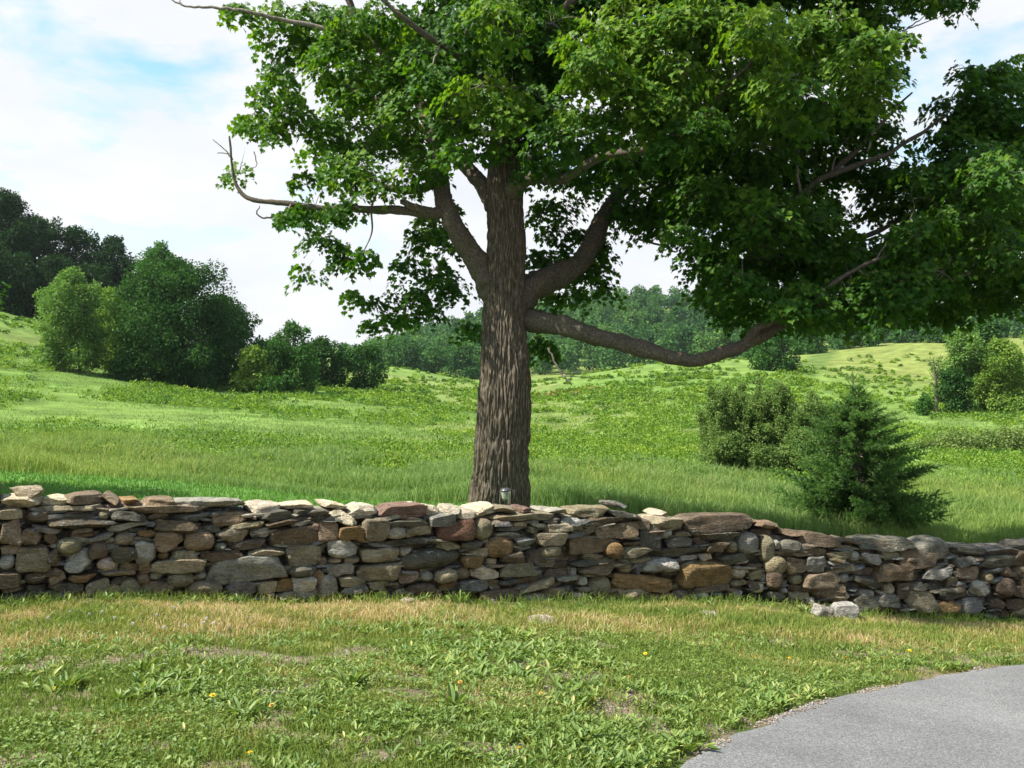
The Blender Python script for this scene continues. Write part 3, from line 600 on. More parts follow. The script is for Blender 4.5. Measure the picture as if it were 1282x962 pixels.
# ------------------------------------------------------------------ the big maple
MAPLE_Y = 14.4
EL = math.radians(52); SD = unit(np.array([-.93, -.37]))
def build_maple():
    base = np.array([P(626, 640, MAPLE_Y)[0], MAPLE_Y, gz1(-.2, MAPLE_Y)])
    root = empty('maple_tree', base, 'huge old maple with deeply furrowed trunk and broad leafy crown behind the stone wall', 'tree')
    # trunk
    rows = [(700, 624, 50), (660, 624, 41), (635, 625, 37), (600, 627, 35), (560, 628, 34), (500, 631, 33.5), (450, 631, 31), (410, 631, 29), (380, 632, 28), (340, 633, 26.5), (300, 634, 25), (250, 632, 23), (200, 631, 20), (130, 634, 17), (60, 636, 15), (0, 639, 13.5), (-100, 640, 11), (-220, 632, 8.5), (-350, 640, 5.5), (-450, 645, 3)]
    pts = [P(x, y, MAPLE_Y + .05 * math.sin(i)) for i, (y, x, r) in enumerate(rows)]; rad = [M(r, MAPLE_Y) for (_, _, r) in rows]
    pts, rad = smooth_path(pts, rad, 22)
    SEG = 340; V, Fs = tube(pts, rad, SEG)
    n = len(pts); body = V[:n * SEG]
    ax = np.repeat(pts, SEG, 0); rr = np.repeat(rad, SEG); out = unit(body - ax)
    ang = np.tile(np.linspace(0, 2 * PI, SEG, endpoint=False), n); zz = ax[:, 2]
    # furrowed bark: narrow ridges running up, wandering
    def cyl(fa, fz, k=0):
        wob = .35 * np.sin(zz * 1.7 + k) + .2 * np.sin(zz * 4.1 + 2 * k)
        return np.stack([np.cos(ang + wob * .15) * fa, np.sin(ang + wob * .15) * fa, zz * fz + k], 1)
    rid = np.abs(fbm(cyl(9.5, 3.0), 71, 3) - .5) * 2; rid = 1 - np.clip(rid * 2.6, 0, 1)
    fine = fbm(cyl(15, 6), 75, 2) - .5
    big = fbm(cyl(1.1, .55), 79, 2) - .5
    flare = np.exp(-(zz - base[2]) / .45) * (.5 + .5 * np.sin(ang * 5 + 1.2)) * .16
    seam = -np.exp(-(((ang - 5.2 + .12 * np.sin(zz * 1.3)) / .12) ** 2)) * .06 * sstep(3.2, 1.6, zz)
    disp = rr * (-.1 * rid + .085 * fine + .16 * big) + flare * rr / .43 + seam
    V[:n * SEG] = body + out * disp[:, None]
    link('trunk', mesh('trunk', V - base, Fs, None, True), M_bark, root)
    # burl below the left fork
    nodes = []                                       # (pos, radius) attach points
    for p, r in zip(pts[::11], rad[::11]):
        if p[2] > 4.2: nodes.append((p, r * .6))
    limbs = [
     [(630, 392, 12, .1), (617, 366, 17, .06), (604, 343, 16.5, .02), (590, 318, 14, -.05), (574, 291, 12, -.14), (561, 262, 11.5, -.2), (557, 235, 10, -.2), (549, 190, 8, -.1), (526, 130, 6.5, .1), (486, 70, 5, .1), (440, 10, 4, 0), (420, -60, 3, 0), (400, -130, 2, 0)],
     [(562, 266, 8, -.2), (530, 267, 6.5, -.3), (500, 264, 5.8, -.4), (450, 263, 4.8, -.5), (400, 261, 4, -.6), (352, 256, 3.5, -.7), (320, 249, 3, -.7), (302, 236, 2.4, -.7), (293, 214, 1.8, -.7), (290, 170, 1.1, -.7)],
     [(548, 268, 6.5, -.25), (524, 262, 5.8, -.4), (501, 254, 4.6, -.5)],
     [(556, 222, 7, -.15), (532, 236, 5.5, -.1), (508, 240, 4.8, 0), (484, 235, 4, .1), (466, 222, 3, .2), (450, 205, 2, .2)],
     [(632, 384, 12, .2), (650, 396, 15, .14), (672, 404, 14.5, .0), (694, 407, 12.3, -.18), (724, 413, 11.5, -.45), (762, 425, 10.5, -.6), (800, 436, 9.5, -.75), (834, 448, 9.5, -.9), (872, 452, 8, -1.05), (915, 441, 8.5, -1.1), (948, 426, 8, -1.1), (972, 409, 7.5, -1.1), (1002, 400, 6, -1.1), (1042, 388, 5, -1.0), (1100, 368, 4, -.9), (1180, 350, 3, -.8), (1250, 335, 2, -.8)],
     [(930, 436, 6, -1.1), (946, 414, 5.5, -1.2), (966, 403, 5, -1.3), (1010, 380, 4, -1.5), (1060, 345, 3, -1.6), (1110, 320, 2, -1.7)],
     [(640, 388, 22, .1), (664, 362, 19, .2), (694, 346, 15.5, .4), (722, 332, 13, .6), (744, 304, 11.5, .8), (762, 262, 10, 1.0), (800, 215, 7.5, 1.2), (862, 178, 6, 1.4), (930, 130, 5, 1.6), (1010, 80, 3.5, 1.8), (1090, 10, 2.5, 2)],
     [(622, 262, 13, 0), (608, 240, 11, .1), (590, 216, 8.5, .2), (566, 198, 7, .4), (536, 170, 5, .7), (490, 140, 4, 1.0), (430, 110, 2.5, 1.2)],
     [(640, 240, 12, -.2), (668, 222, 8, -.5), (706, 222, 6, -.9), (760, 198, 5, -1.3), (828, 180, 4, -1.7), (900, 120, 3, -2.0), (960, 60, 2, -2.2)],
     [(756, 270, 7, 1.0), (840, 268, 6, .9), (920, 268, 5.5, .6), (985, 258, 5, .3), (1030, 222, 4.2, .1), (1080, 200, 3.5, 0), (1135, 180, 2.6, 0), (1190, 143, 1.6, -.1)],
     [(960, 290, 4, .5), (1000, 250, 3.8, .3), (1050, 205, 3.2, .2), (1100, 160, 2.4, .2), (1142, 120, 1.3, .2)],
     [(930, 312, 4, .2), (1000, 300, 4, .2), (1060, 300, 3.6, .3), (1140, 270, 3, .4), (1220, 220, 2.2, .4), (1275, 170, 1.5, .4)],
     [(638, 120, 10, 0), (600, 92, 6, -.6), (560, 60, 4, -1.1), (500, 20, 2.8, -1.5), (450, -40, 2, -1.7)],
     [(640, 60, 9, -.1), (690, 20, 6, -.7), (750, -20, 4.5, -1.3), (830, -40, 3, -1.9)],
     [(640, -40, 8, 0), (720, -110, 5.5, .8), (820, -170, 4, 1.4), (930, -200, 2.5, 1.8)],
     [(638, -90, 7, 0), (560, -160, 5, .4), (470, -210, 3.5, .8)],
     [(634, 180, 10, .3), (640, 120, 7, 1.4), (660, 60, 5, 2.4), (700, 10, 3, 3.2)],
     [(634, 10, 9, -.2), (620, -60, 6, -1.0), (610, -130, 4.5, -1.8), (600, -220, 3, -2.2)],
    ]
    for lb in limbs:
        ps = [P(x, y, MAPLE_Y + d) for (x, y, r, d) in lb]; rs = [M(r, MAPLE_Y + d) for (x, y, r, d) in lb]
        ps, rs = smooth_path(ps, rs, 14)
        ps = ps + (np.stack([fbm(ps * 1.9 + 5 * q_, 93 + q_, 2) for q_ in range(3)], 1) - .5) * .16 * np.linspace(0, 1, len(ps))[:, None] ** .5
        V, Fs = tube(ps, rs, 22 if rs[0] > .08 else 12)
        k = fbm(V * np.array([5, 5, 5]), 91, 3) - .5
        cen = np.repeat(ps, 22 if rs[0] > .08 else 12, 0); m = len(cen)
        rr = np.repeat(rs, 22 if rs[0] > .08 else 12)
        k2 = fbm(V * np.array([13, 13, 13]), 97, 3) - .5
        V[:m] += (V[:m] - cen) * (k[:m] * .6 + k2[:m] * .4)[:, None]
        link('limb', mesh('limb', V - base, Fs, None, True), M_limb, root)
        for p, r in list(zip(ps, rs))[12::6]: nodes.append((p, r * .75))
    # dead pale twigs
    dead = [[(372, 264, 1.8, -.6), (350, 268, 1.5, -.6), (332, 273, 1.2, -.6), (322, 268, .9, -.6), (325, 258, .6, -.6)], [(292, 200, 1, -.7), (280, 186, .7, -.7), (266, 175, .5, -.7)], [(291, 192, .8, -.7), (272, 192, .6, -.7)],
            [(318, 190, .8, -.6), (322, 205, .6, -.6), (314, 214, .4, -.6)],
            [(556, 184, 2.6, -1.1), (572, 160, 2.4, -1.2), (584, 130, 2, -1.3), (600, 106, 1.4, -1.3)], [(686, 436, 1.6, -.4), (696, 455, 1.3, -.4), (706, 471, 1.2, -.4), (716, 482, .9, -.4)], [(704, 470, .9, -.4), (722, 472, .6, -.4), (740, 474, .4, -.4)], [(712, 478, .7, -.4), (718, 468, .5, -.4), (716, 460, .3, -.4)],
            [(800, 300, 1.6, .6), (830, 308, 1.4, .6), (845, 316, 1.1, .6), (852, 303, .8, .6)], [(830, 308, 1, .6), (822, 314, .6, .6)],
            [(430, 40, 3.2, .3), (360, 26, 2.8, .2), (310, 15, 2.2, 0), (270, 10, 1.8, 0), (250, 9, 1.5, 0), (232, 8, 1.2, 0), (212, -2, .9, 0)], [(232, 8, .8, 0), (226, 3, .6, 0), (225, -4, .4, 0)],
            [(1130, 40, 1.2, .4), (1150, 26, .8, .4), (1166, 14, .5, .4)], [(1138, 35, .9, .4), (1160, 28, .7, .4), (1180, 20, .4, .4)], [(780, 108, 1, -2), (770, 120, .8, -2), (786, 132, .8, -2)],
            [(1086, 190, 2, 0), (1094, 160, 1.5, 0), (1100, 130, .9, 0)], [(1040, 222, 1.6, .1), (1048, 190, 1.2, .1), (1064, 170, .8, .1)]]
    for lb in dead:
        mb = MB(); ps, rs = smooth_path([P(x, y, MAPLE_Y + d) for (x, y, r, d) in lb], [M(r, MAPLE_Y + d) for (x, y, r, d) in lb], 5)
        ps = ps + RNG.normal(size=ps.shape) * .006
        mb.add(*tube(ps, rs, 6)); link('dead_twig', mb.mesh('dead_twig', True, base), M_twig, root)
    # foliage clumps: photo x, y, radius (px), depth offset (m)
    lob = []
    def L(s, d, jit=.5):
        for it in s.split():
            x, y, r = [float(v) for v in it.split(',')]
            dd = d + RNG.uniform(-jit, jit); lob.append((x, y, r, dd * .72 if dd > 0 and x > 600 else dd))
    L("300,10,20 345,22,30 390,18,38 372,66,34 345,92,20 415,75,42 318,142,26 345,160,22 372,140,30 300,214,13 415,158,36 465,108,42 455,188,34 440,214,20 490,150,36 515,186,38 500,40,45 450,28,40 378,221,13 393,262,17 370,262,10 402,298,21 425,312,20 385,336,18 435,326,17 455,316,8 340,45,22 330,118,16", .9, .6)
    L("400,45,38 440,120,38 480,70,42 530,110,40 470,160,36 540,40,44 570,90,42 420,100,30 360,110,24 520,60,40 400,180,24", 2.0, .7)
    L("505,330,22 532,302,28 545,338,28 560,288,24 520,368,22 492,368,17 462,372,14 442,370,9 465,402,7 492,390,16 540,384,20 570,358,24 580,312,20 512,398,10 588,402,16 560,262,18 535,275,20", 1.9, .6)
    L("540,92,42 562,150,36 582,40,42 600,108,42 640,130,38 650,60,42 690,132,38 700,170,34 612,168,32 570,190,24 660,196,30 620,20,40 690,30,44", -1.5, .7)
    L("742,62,38 722,86,26 770,92,26 755,40,28", -2.6, .3)
    L("780,104,36 800,140,36 762,150,36 832,122,34 862,134,26 842,170,32 720,140,32 820,60,44 780,20,44 850,20,44 850,90,36", -1.9, .5)
    L("700,215,26 742,226,28 690,258,32 742,300,26 702,326,30 742,340,26 722,366,20 692,378,18 756,362,13 682,438,11 700,290,28 672,320,24 780,262,24 675,425,9", 1.6, .7)
    L("902,50,42 950,28,48 1000,46,44 1032,92,26 980,100,40 922,100,36 1040,26,36 1090,56,40 1122,46,24 1082,100,36 1112,106,20 872,150,26 890,20,44 1010,120,30 950,130,36", -2.4, .6)
    L("880,200,48 950,182,50 1010,165,46 1060,138,36 930,250,50 990,250,46 860,250,44 800,250,38 790,200,34 826,272,26 886,312,40 950,320,46 1020,300,42 890,362,34 940,370,42 1000,375,40 1062,340,44 1062,385,26 1122,300,42 1104,250,32 1150,350,44 1130,385,24 1200,330,48 1200,384,28 1252,335,42 1250,372,22 1180,262,40 1160,215,28 1222,200,46 1250,130,46 1206,120,36 1186,165,26 1244,86,24 1262,262,46 1292,200,46 1292,330,40 1210,92,18", -.2, .9)
    L("870,220,46 940,210,50 1000,205,46 920,290,46 980,320,46 860,180,44 1040,262,32 900,340,34 1010,345,42 960,395,24 1090,330,40 1140,325,40 1180,300,44 1230,290,46 1210,240,44 1270,180,44 1240,160,40 1170,380,26 1225,365,32 1280,285,40 1030,400,16 915,385,22 1105,395,14 840,200,40", 1.6, .8)
    L("880,240,46 950,270,48 1000,280,46 900,170,46 1060,310,36 1120,350,36 980,140,44 860,290,26 1200,280,44 1260,310,44 930,345,36 1250,220,44 1150,290,36", -1.4, .6)
    L("900,90,44 960,80,46 1030,70,42 860,130,44 820,180,40 760,190,36 780,60,44 700,80,44 1080,30,40 640,20,44 730,170,36 1100,80,32", .8, 1.0)
    L("1060,200,34 1100,170,30 1080,140,36 1130,210,32 1040,150,40 1160,240,36 1110,215,30 1195,190,34 1225,140,36 1265,95,32 1280,150,40", .7, .6)
    L("1150,-2,14 1185,0,14 1210,0,11 1170,-15,20 1130,-20,24", -1.0, .3)
    L("700,100,46 760,120,44 820,100,46 880,120,46 940,140,46 660,40,46 600,60,44 560,20,44 680,170,36", 2.6, .6)
    L("560,60,50 600,20,50 640,70,50 680,30,50 590,140,36 640,170,36 680,110,44 620,100,46 560,120,36 700,60,46 540,30,44 660,140,40", .6, .7)
    L("600,30,46 560,80,44 640,110,40 680,70,46 640,10,46", -.7, .4)
    L("430,30,34 465,90,32 505,125,34 525,60,40 480,15,38 445,60,30 500,80,36 410,60,26", -.75, .25)
    L("560,0,44 600,-20,46 650,-10,46 700,-15,46 750,-20,46 800,-20,46 850,-25,46 900,-25,46 950,-30,46 1000,-25,46 1050,-15,44 1090,0,38 620,40,40 700,20,44 780,40,44 860,30,44", .7, .6)
    L("985,388,26 1025,382,28 1060,366,32 1012,366,30 1095,352,32 1045,392,18 1140,350,34 1180,340,34 1110,385,18", -1.7, .25)
    L("380,256,13 412,260,16 362,262,10 432,258,12", -.75, .1)
    L("440,222,22 470,232,18 455,204,26 420,204,24 492,224,18 516,212,20 540,215,14", -.45, .2)
    # the part of the crown above the picture
    for q_ in range(205):
        while True:
            v = RNG.uniform(-1, 1, 3)
            if .2 < (v ** 2).sum() < 1 and (q_ < 115 or (v[0] > .05 and v[2] < .45)): break
        x, y, zz_ = 1.4 + v[0] * 4.8, 14.5 + v[1] * 2.9, 9.6 + v[2] * 4.4
        if zz_ < 8.0 or (x < .2 and y < 14.3): continue
        lob.append((x, y, zz_))
    for _ in range(20):
        lob.append((RNG.uniform(-.9, 2.5), RNG.uniform(9.7, 11.0), RNG.uniform(6.9, 8.4)))       # unseen overhang added above the picture to shade the right wall and lawn
    cen = []
    for l in lob:
        if len(l) == 4: c = P(l[0], l[1], MAPLE_Y + l[3]); cen.append((c, M(l[2], MAPLE_Y + l[3]), True))
        else: cen.append((np.array(l), RNG.uniform(.55, .85), False))
    tr = np.array([0, MAPLE_Y, 6]); cen.sort(key=lambda t: np.linalg.norm(t[0] - tr))
    # keep openings through which the sun reaches the trunk, the front clumps and the spruce
    SDIR = np.array([SD[0] * math.cos(EL), SD[1] * math.cos(EL), math.sin(EL)])
    tg = [(np.array([5.9, 19.6, z]), 1.5, .8) for z in (-.3, .6, 1.5, 2.2)] + [(np.array([4.9, 19.6, .2]), 1.3, .8)] + [(np.array([-.25, 14.1, z]), .9, 9) for z in (.3, 1.2, 2.2, 3.2, 4.0)] + \
         [(P(x, y, MAPLE_Y + d), 1.1, 9) for (x, y, d) in ((742, 62, -2.6), (780, 130, -2), (950, 40, -2.4), (1000, 70, -2.4), (900, 50, -2.4), (1050, 60, -2.3), (440, 190, .8), (470, 170, .8), (340, 150, .9), (600, 150, -1.5))]
    def opens(c, seen):
        for (p, tol, dmin) in tg:
            v = c - p; t_ = v @ SDIR
            if t_ > 1.0 and np.linalg.norm(v - SDIR * t_) < tol and ((not seen) or c[1] - MAPLE_Y > dmin): return True
        return False
    cen = [q for q in cen if not opens(q[0], q[2])]
    tw = MB(); lf = MB()
    for (c, r, seen) in cen:
        NP = np.array([p for p, _ in nodes]); NR = np.array([q for _, q in nodes])
        d = np.linalg.norm(NP - c, axis=1)
        inward = np.linalg.norm((NP - tr)[:, :2], axis=1) - np.linalg.norm((c - tr)[:2])
        k = np.argmin(d + np.maximum(0, inward + .1) * 1.2); a = NP[k]; r0 = min(NR[k] * .7, .032)
        D = c - a; Ln = np.linalg.norm(D)
        if Ln > .05:
            m1 = a + D * .35 + rdir(1)[0] * Ln * .1 + np.array([0, 0, .06 * Ln]); m2 = a + D * .7 + rdir(1)[0] * Ln * .09 + np.array([0, 0, .05 * Ln])
            ps, rs = smooth_path([a, m1, m2, c], [r0, r0 * .8, r0 * .6, max(.006, r0 * .42)], 5)
            tw.add(*tube(ps, rs, 6)); nodes += [(ps[len(ps) // 2], r0 * .7), (ps[-1], r0 * .5)]
        tone = RNG.normal() * .07 + (.42 if c[1] < 12.75 and c[2] > 5.2 else .26 if c[0] < -1.2 and c[2] > 4.6 and seen else 0)      # sunlight put into the leaf colour: front and left clumps painted lighter
        ns = max(3, int((20 if c[0] > 1.2 else 14) * (r / .48) ** 1.7)) if seen else 14
        for _ in range(ns):
            dr = rdir(1)[0]; dr[2] *= .7
            sc = c + dr * r * RNG.uniform(.4, 1.08)
            ps, rs = smooth_path([c, c + (sc - c) * .55 + rdir(1)[0] * r * .12, sc], [max(.005, r0 * .35), .004, .0025], 3)
            tw.add(*tube(ps, rs, 4, False))
            nl = int(RNG.integers(34, 52)) if seen else 16; rad_ = RNG.uniform(.15, .28) * (1 if seen else 1.35)
            th = RNG.uniform(0, 2 * PI, nl); q = np.sqrt(RNG.uniform(0, 1, nl)) * rad_
            outd = unit(np.array([dr[0], dr[1], 0]) + 1e-3)
            tilt = RNG.normal(size=2) * .18
            off = np.stack([np.cos(th) * q, np.sin(th) * q, np.zeros(nl)], 1)
            off[:, 2] = -.9 * q ** 2 / rad_ + off[:, 0] * tilt[0] + off[:, 1] * tilt[1] - .25 * (off @ outd) + RNG.normal(size=nl) * .035
            pos = sc + off
            axis = unit(off * np.array([1, 1, 0]) + outd * .14 + RNG.normal(size=(nl, 3)) * .07) * .75 + np.array([0, 0, -1]) * RNG.uniform(.3, 1.2, nl)[:, None]
            nrm = np.array([0, 0, .8]) + RNG.normal(size=(nl, 3)) * .35 + outd * .7
            size = RNG.uniform(.06, .108, nl) * RNG.uniform(.85, 1.1) * (1 if seen else 1.5)
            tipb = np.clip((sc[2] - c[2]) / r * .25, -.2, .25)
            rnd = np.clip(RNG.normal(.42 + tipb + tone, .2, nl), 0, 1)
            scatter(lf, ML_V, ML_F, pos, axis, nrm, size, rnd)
    link('branches', tw.mesh('branches', True, base), M_twig, root)
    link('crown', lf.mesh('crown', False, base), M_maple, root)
build_maple()

# ------------------------------------------------------------------ generic field trees
def crown_leaves(mb, cen, rad, nleaf, size, flat=.6, r=RNG, tone=0):
    """leaf clumps on the shell of lobes; cen (k,3), rad (k,)"""
    k = len(cen); w = rad ** 2; idx = r.choice(k, nleaf, p=w / w.sum())
    d = unit(r.normal(size=(nleaf, 3)) * np.array([1, 1, .85])); 
    rr = rad[idx] * r.uniform(.55, 1.08, nleaf)
    pos = cen[idx] + d * rr[:, None]
    keep = vn(pos / size / 3.2, 13) > .22
    pos, d, idx = pos[keep], d[keep], idx[keep]; n = len(pos)
    axis = d * .8 + r.normal(size=(n, 3)) * .5 + np.array([0, 0, -.35])
    nrm = d * .9 + np.array([0, 0, flat]) + r.normal(size=(n, 3)) * .45
    lob = r.uniform(-.18, .18, k)[idx]
    rnd = np.clip(.45 + tone + lob + r.normal(size=n) * .17, 0, 1)
    scatter(mb, DI_V, DI_F, pos, axis, nrm, size * r.uniform(.65, 1.35, n), rnd)
def lobes(h, w, bot, nl, shape, r):
    """lobe centres for a crown: shape 'round' | 'oval' | 'spread'"""
    cen = []; rad = []
    while len(cen) < nl:
        t = r.uniform(0, 1); zc = bot + (h - bot) * t
        prof = {'round': math.sqrt(max(0, 1 - (2 * t - .85) ** 2 / 1.35)), 'oval': math.sqrt(max(0, 1 - (2 * t - .75) ** 2 / 1.6)), 'cone': 1.02 - .85 * t, 'spread': math.sqrt(max(0, 1 - (1.7 * t - .9) ** 2))}[shape]
        a = r.uniform(0, 2 * PI); q = math.sqrt(r.uniform(.1, 1)) * prof * w / 2
        lr = w * r.uniform(.1, .21) * (.75 if t > .8 else 1)
        q = max(0, q - lr * .6)
        cen.append((math.cos(a) * q, math.sin(a) * q, min(zc, h - lr))); rad.append(lr)
    cen = np.array(cen); rad = np.array(rad)
    ext = (np.hypot(cen[:, 0], cen[:, 1]) + rad).max(); xe = max((cen[:, 0] + rad).max(), -(cen[:, 0] - rad).min())
    cen[:, :2] *= (w / 2) / (.5 * ext + .5 * xe); cen[:, 2] += h - (cen[:, 2] + rad).max()
    return cen, rad
SEEDT = [500]
def field_tree(name, px, Y, top, wpx, mat, label, shape='round', bot=.12, dens=1.0, group=None, cat='tree', hmul=None, leaf=None, sink=.1, multi=1):
    SEEDT[0] += 1; r = np.random.default_rng(SEEDT[0])
    x = P(px, 400, Y)[0]; zg = gz1(x, Y); h = P(px, top, Y)[2] - zg; w = M(wpx, Y) * 1.16
    h = max(h, .4)
    root = empty(name, (x, Y, zg), label, cat, group)
    nl = int(r.integers(34, 50) * max(1, w / 8)); ls = leaf or min(max(M(3.0, Y), .07), .8)
    cen, rad = lobes(h, w, h * bot, nl, shape, r)
    area = PI * w * (h * (1 - bot)); nleaf = int(min(60000, area / ls ** 2 * 5.0 * dens))
    tk = MB()
    for s in range(multi):
        b = np.array([r.uniform(-.12, .12) * w, r.uniform(-.12, .12) * w, 0]) if multi > 1 else np.zeros(3)
        rt = max(.03, h * .02) / math.sqrt(multi)
        ps, rs = smooth_path([b + [0, 0, -sink], b + [r.normal() * .02 * w, r.normal() * .02 * w, h * .4], b * 1.6 + [r.normal() * .05 * w, 0, h * .9]], [rt, rt * .7, rt * .15], 6)
        tk.add(*tube(ps, rs, 8))
    for c, q in list(zip(cen, rad))[::2]:
        a = np.array([0, 0, max(h * .15, c[2] * .6)]); ps, rs = smooth_path([a, (a + c) / 2 + r.normal(size=3) * .04 * w, c], [h * .008, h * .005, h * .002], 3); tk.add(*tube(ps, rs, 5))
    link('trunk' if cat == 'tree' else 'stems', tk.mesh('trunk', True), M_fbark, root)
    lm = MB(); crown_leaves(lm, cen, rad, nleaf, ls, r=r)
    # small outer sprigs roughen the outline
    c2 = cen + unit(r.normal(size=cen.shape) + unit(cen - np.array([0, 0, h * .45])) * 1.2) * rad[:, None] * 1.0
    crown_leaves(lm, c2, rad * .42, int(nleaf * .22), ls, r=r)
    link('crown', lm.mesh('crown'), M_leafs[mat], root)
    return root

T = field_tree
# left of the field
T('field_tree', 90, 76, 338, 84, 'light', 'mid-green oval tree standing alone in front of the dark wooded slope at the left', 'oval', .05, multi=3)
T('field_tree', 140, 84, 362, 60, 'yellow', 'yellow-green bushy tree tucked between the lone oval tree and the big dark one', 'oval', .03)
T('field_tree', 224, 80, 330, 150, 'dark', 'largest dark green round-headed tree at the left of the meadow', 'round', .02, 1.7, multi=2)
T('field_tree', 284, 86, 372, 72, 'dark', 'dark tree leaning off the right flank of the largest round-headed tree', 'oval', .02)
T('field_tree', 200, 112, 303, 64, 'mid', 'tall pale-topped tree whose crown rises behind the largest dark tree', 'oval', .1)
T('field_tree', 168, 92, 352, 60, 'dark', 'dark tree pressed against the left side of the largest round-headed tree', 'oval', .05)
T('field_shrub', 316, 79, 434, 42, 'yellow', 'small yellow-green shrub between the big dark tree and the round dark-green one', 'oval', .0, cat='shrub')
T('field_tree', 366, 82, 404, 66, 'mid', 'round green tree beside the small yellow-green shrub, on the meadow edge', 'oval', .03)
T('field_tree', 403, 92, 424, 58, 'dark', 'lower dark tree just right of the round green tree on the meadow edge', 'round', .02)
T('field_tree', 455, 94, 433, 52, 'dark', 'squat dark tree at the right end of the tree line, by the hill saddle', 'round', .0)
T('field_tree', 335, 105, 425, 60, 'dark', 'dark tree half hidden in the gap behind the yellow-green shrub', 'round', .02)
T('field_shrub', 152, 76, 450, 36, 'dark', 'small dark shrub under the trees right of the lone oval tree', 'round', .0, cat='shrub')
T('field_shrub', 40, 73, 455, 62, 'yellow', 'low olive bush on the grass left of the lone oval tree', 'spread', .0, cat='shrub')
T('field_shrub', -8, 73, 458, 50, 'yellow', 'low olive bush cut by the left edge of the picture', 'spread', .0, cat='shrub')
T('field_shrub', 340, 78, 470, 30, 'mid', 'knee-high green shrub at the foot of the round green tree', 'round', .0, cat='shrub')
# wooded slope, far left
hl = [(-60, 128, 232, 90, 'leftmost dark tree of the wooded slope, cut by the picture edge'), (8, 126, 240, 74, 'tall dark tree at the top left, its crown the highest of the wooded slope'), (48, 132, 272, 66, 'dark tree second along the skyline of the wooded slope'),
      (95, 136, 286, 72, 'broad dark tree midway along the skyline of the wooded slope'), (138, 140, 296, 56, 'dark round tree near the lower end of the wooded skyline'), (160, 138, 325, 44, 'last small dark tree at the foot of the wooded skyline'),
      (-20, 116, 300, 70, 'dark tree low on the slope at the left edge, with open grass below it'), (28, 117, 318, 58, 'dark tree on the lower edge of the wooded slope above the open grass'), (70, 120, 320, 54, 'shadowy tree behind the top of the lone oval tree'), (112, 122, 332, 54, 'dark lower tree between the lone oval tree and the skyline trees')]
for (px, Y, tp, w, lb) in hl: T('slope_tree', px, Y, tp, w * 1.2, 'hill', lb, 'round', .03, group='trees on the wooded slope at the left')
for (px, Y, tp, w, lb) in [(505, 215, 424, 50, 'bushy tree rising behind the grassy saddle, left of the others there'), (545, 222, 432, 40, 'rounded tree behind the grassy saddle close to the maple trunk'), (580, 230, 428, 46, 'tree behind the saddle showing just left of the maple trunk'), (475, 218, 428, 40, 'tree behind the squat dark tree at the saddle')]:
    T('saddle_tree', px, Y, tp, w, 'wood', lb, 'round', .0, group='trees behind the grassy saddle')
# right side
T('field_tree', 955, 126, 424, 44, 'mid', 'dark bushy tree under the tip of the long maple limb, left of a pair', 'round', .0)
T('field_tree', 982, 124, 422, 38, 'dark', 'bushy tree below the long maple limb tip, right of a pair, beside a track', 'round', .0)
T('field_tree', 1012, 190, 408, 42, 'mid', 'small tree at the upper end of the faint grass track', 'round', .0)
T('field_tree', 1060, 198, 402, 46, 'wood', 'rounded tree on the skyline edge of the far meadow, left one of two', 'round', .0)
T('field_tree', 1088, 196, 406, 30, 'mid', 'smaller tree on the far meadow edge, right one of two', 'round', .0)
T('field_tree', 1136, 205, 402, 40, 'wood', 'tree at the top of the far right meadow under the dark overhanging leaves', 'round', .0)
T('field_tree', 1172, 200, 408, 36, 'dark', 'dark tree at the far corner of the right-hand meadow', 'round', .0)
T('field_tree', 1205, 84, 412, 66, 'light', 'tall pale green open-crowned tree at the right, left of the vine-hung tree', 'oval', .02, multi=2)
T('field_tree', 1255, 82, 424, 66, 'yellow', 'bright yellow-green vine-hung tree at the right edge', 'oval', .0)
T('field_tree', 1300, 84, 408, 70, 'light', 'green tree cut off by the right edge of the picture', 'oval', .0)
T('field_tree', 1192, 80, 462, 44, 'dark', 'dark green bushy tree at the foot of the tall pale green tree', 'round', .0)
T('field_tree', 1238, 100, 395, 60, 'wood', 'tree rising behind the vine-hung tree at the right', 'round', .05)
T('field_shrub', 1158, 79, 492, 22, 'mid', 'small round shrub on the grass left of the bare pale trunk', 'round', .0, cat='shrub')
T('field_shrub', 1210, 47, 538, 78, 'grey', 'wide grey-green bush in the right-hand meadow, left part of a thicket', 'spread', .0, cat='shrub')
T('field_shrub', 1272, 48, 536, 60, 'grey', 'grey-green bush at the right edge joining the wide meadow thicket', 'spread', .0, cat='shrub')
T('field_shrub', 1160, 48, 549, 46, 'grey', 'low pale bush tapering off the left end of the meadow thicket', 'spread', .0, .7, cat='shrub')
T('edge_tree', -150, 15.5, 250, 250, 'mid', 'young tree just outside the left edge, a few leaves showing at mid height', 'round', .3, .6, leaf=.1)
# bare pale trunk
c = P(1172, 512, 80); g = gz1(c[0], 80); rt = empty('dead_tree', (c[0], 80, g), 'bare pale grey dead trunk with few twigs beside the tall pale green tree', 'tree')
mb = MB(); hh = P(1172, 448, 80)[2] - g
mb.add(*tube(*smooth_path([(0, 0, -.1), (.08, 0, hh * .4), (-.1, 0, hh * .75), (-.22, 0, hh)], [.16, .13, .08, .03], 6), 8)); link('trunk', mb.mesh('trunk', True), M_limb, rt)
mb = MB()
for k in range(9):
    z0 = hh * (.35 + .065 * k); a = k * 2.2; mb.add(*tube(*smooth_path([(0, 0, z0), (math.cos(a) * .35, math.sin(a) * .3, z0 + .35), (math.cos(a) * .7, math.sin(a) * .5, z0 + .9)], [.05, .03, .012], 4), 5))
link('branches', mb.mesh('branches', True), M_limb, rt)

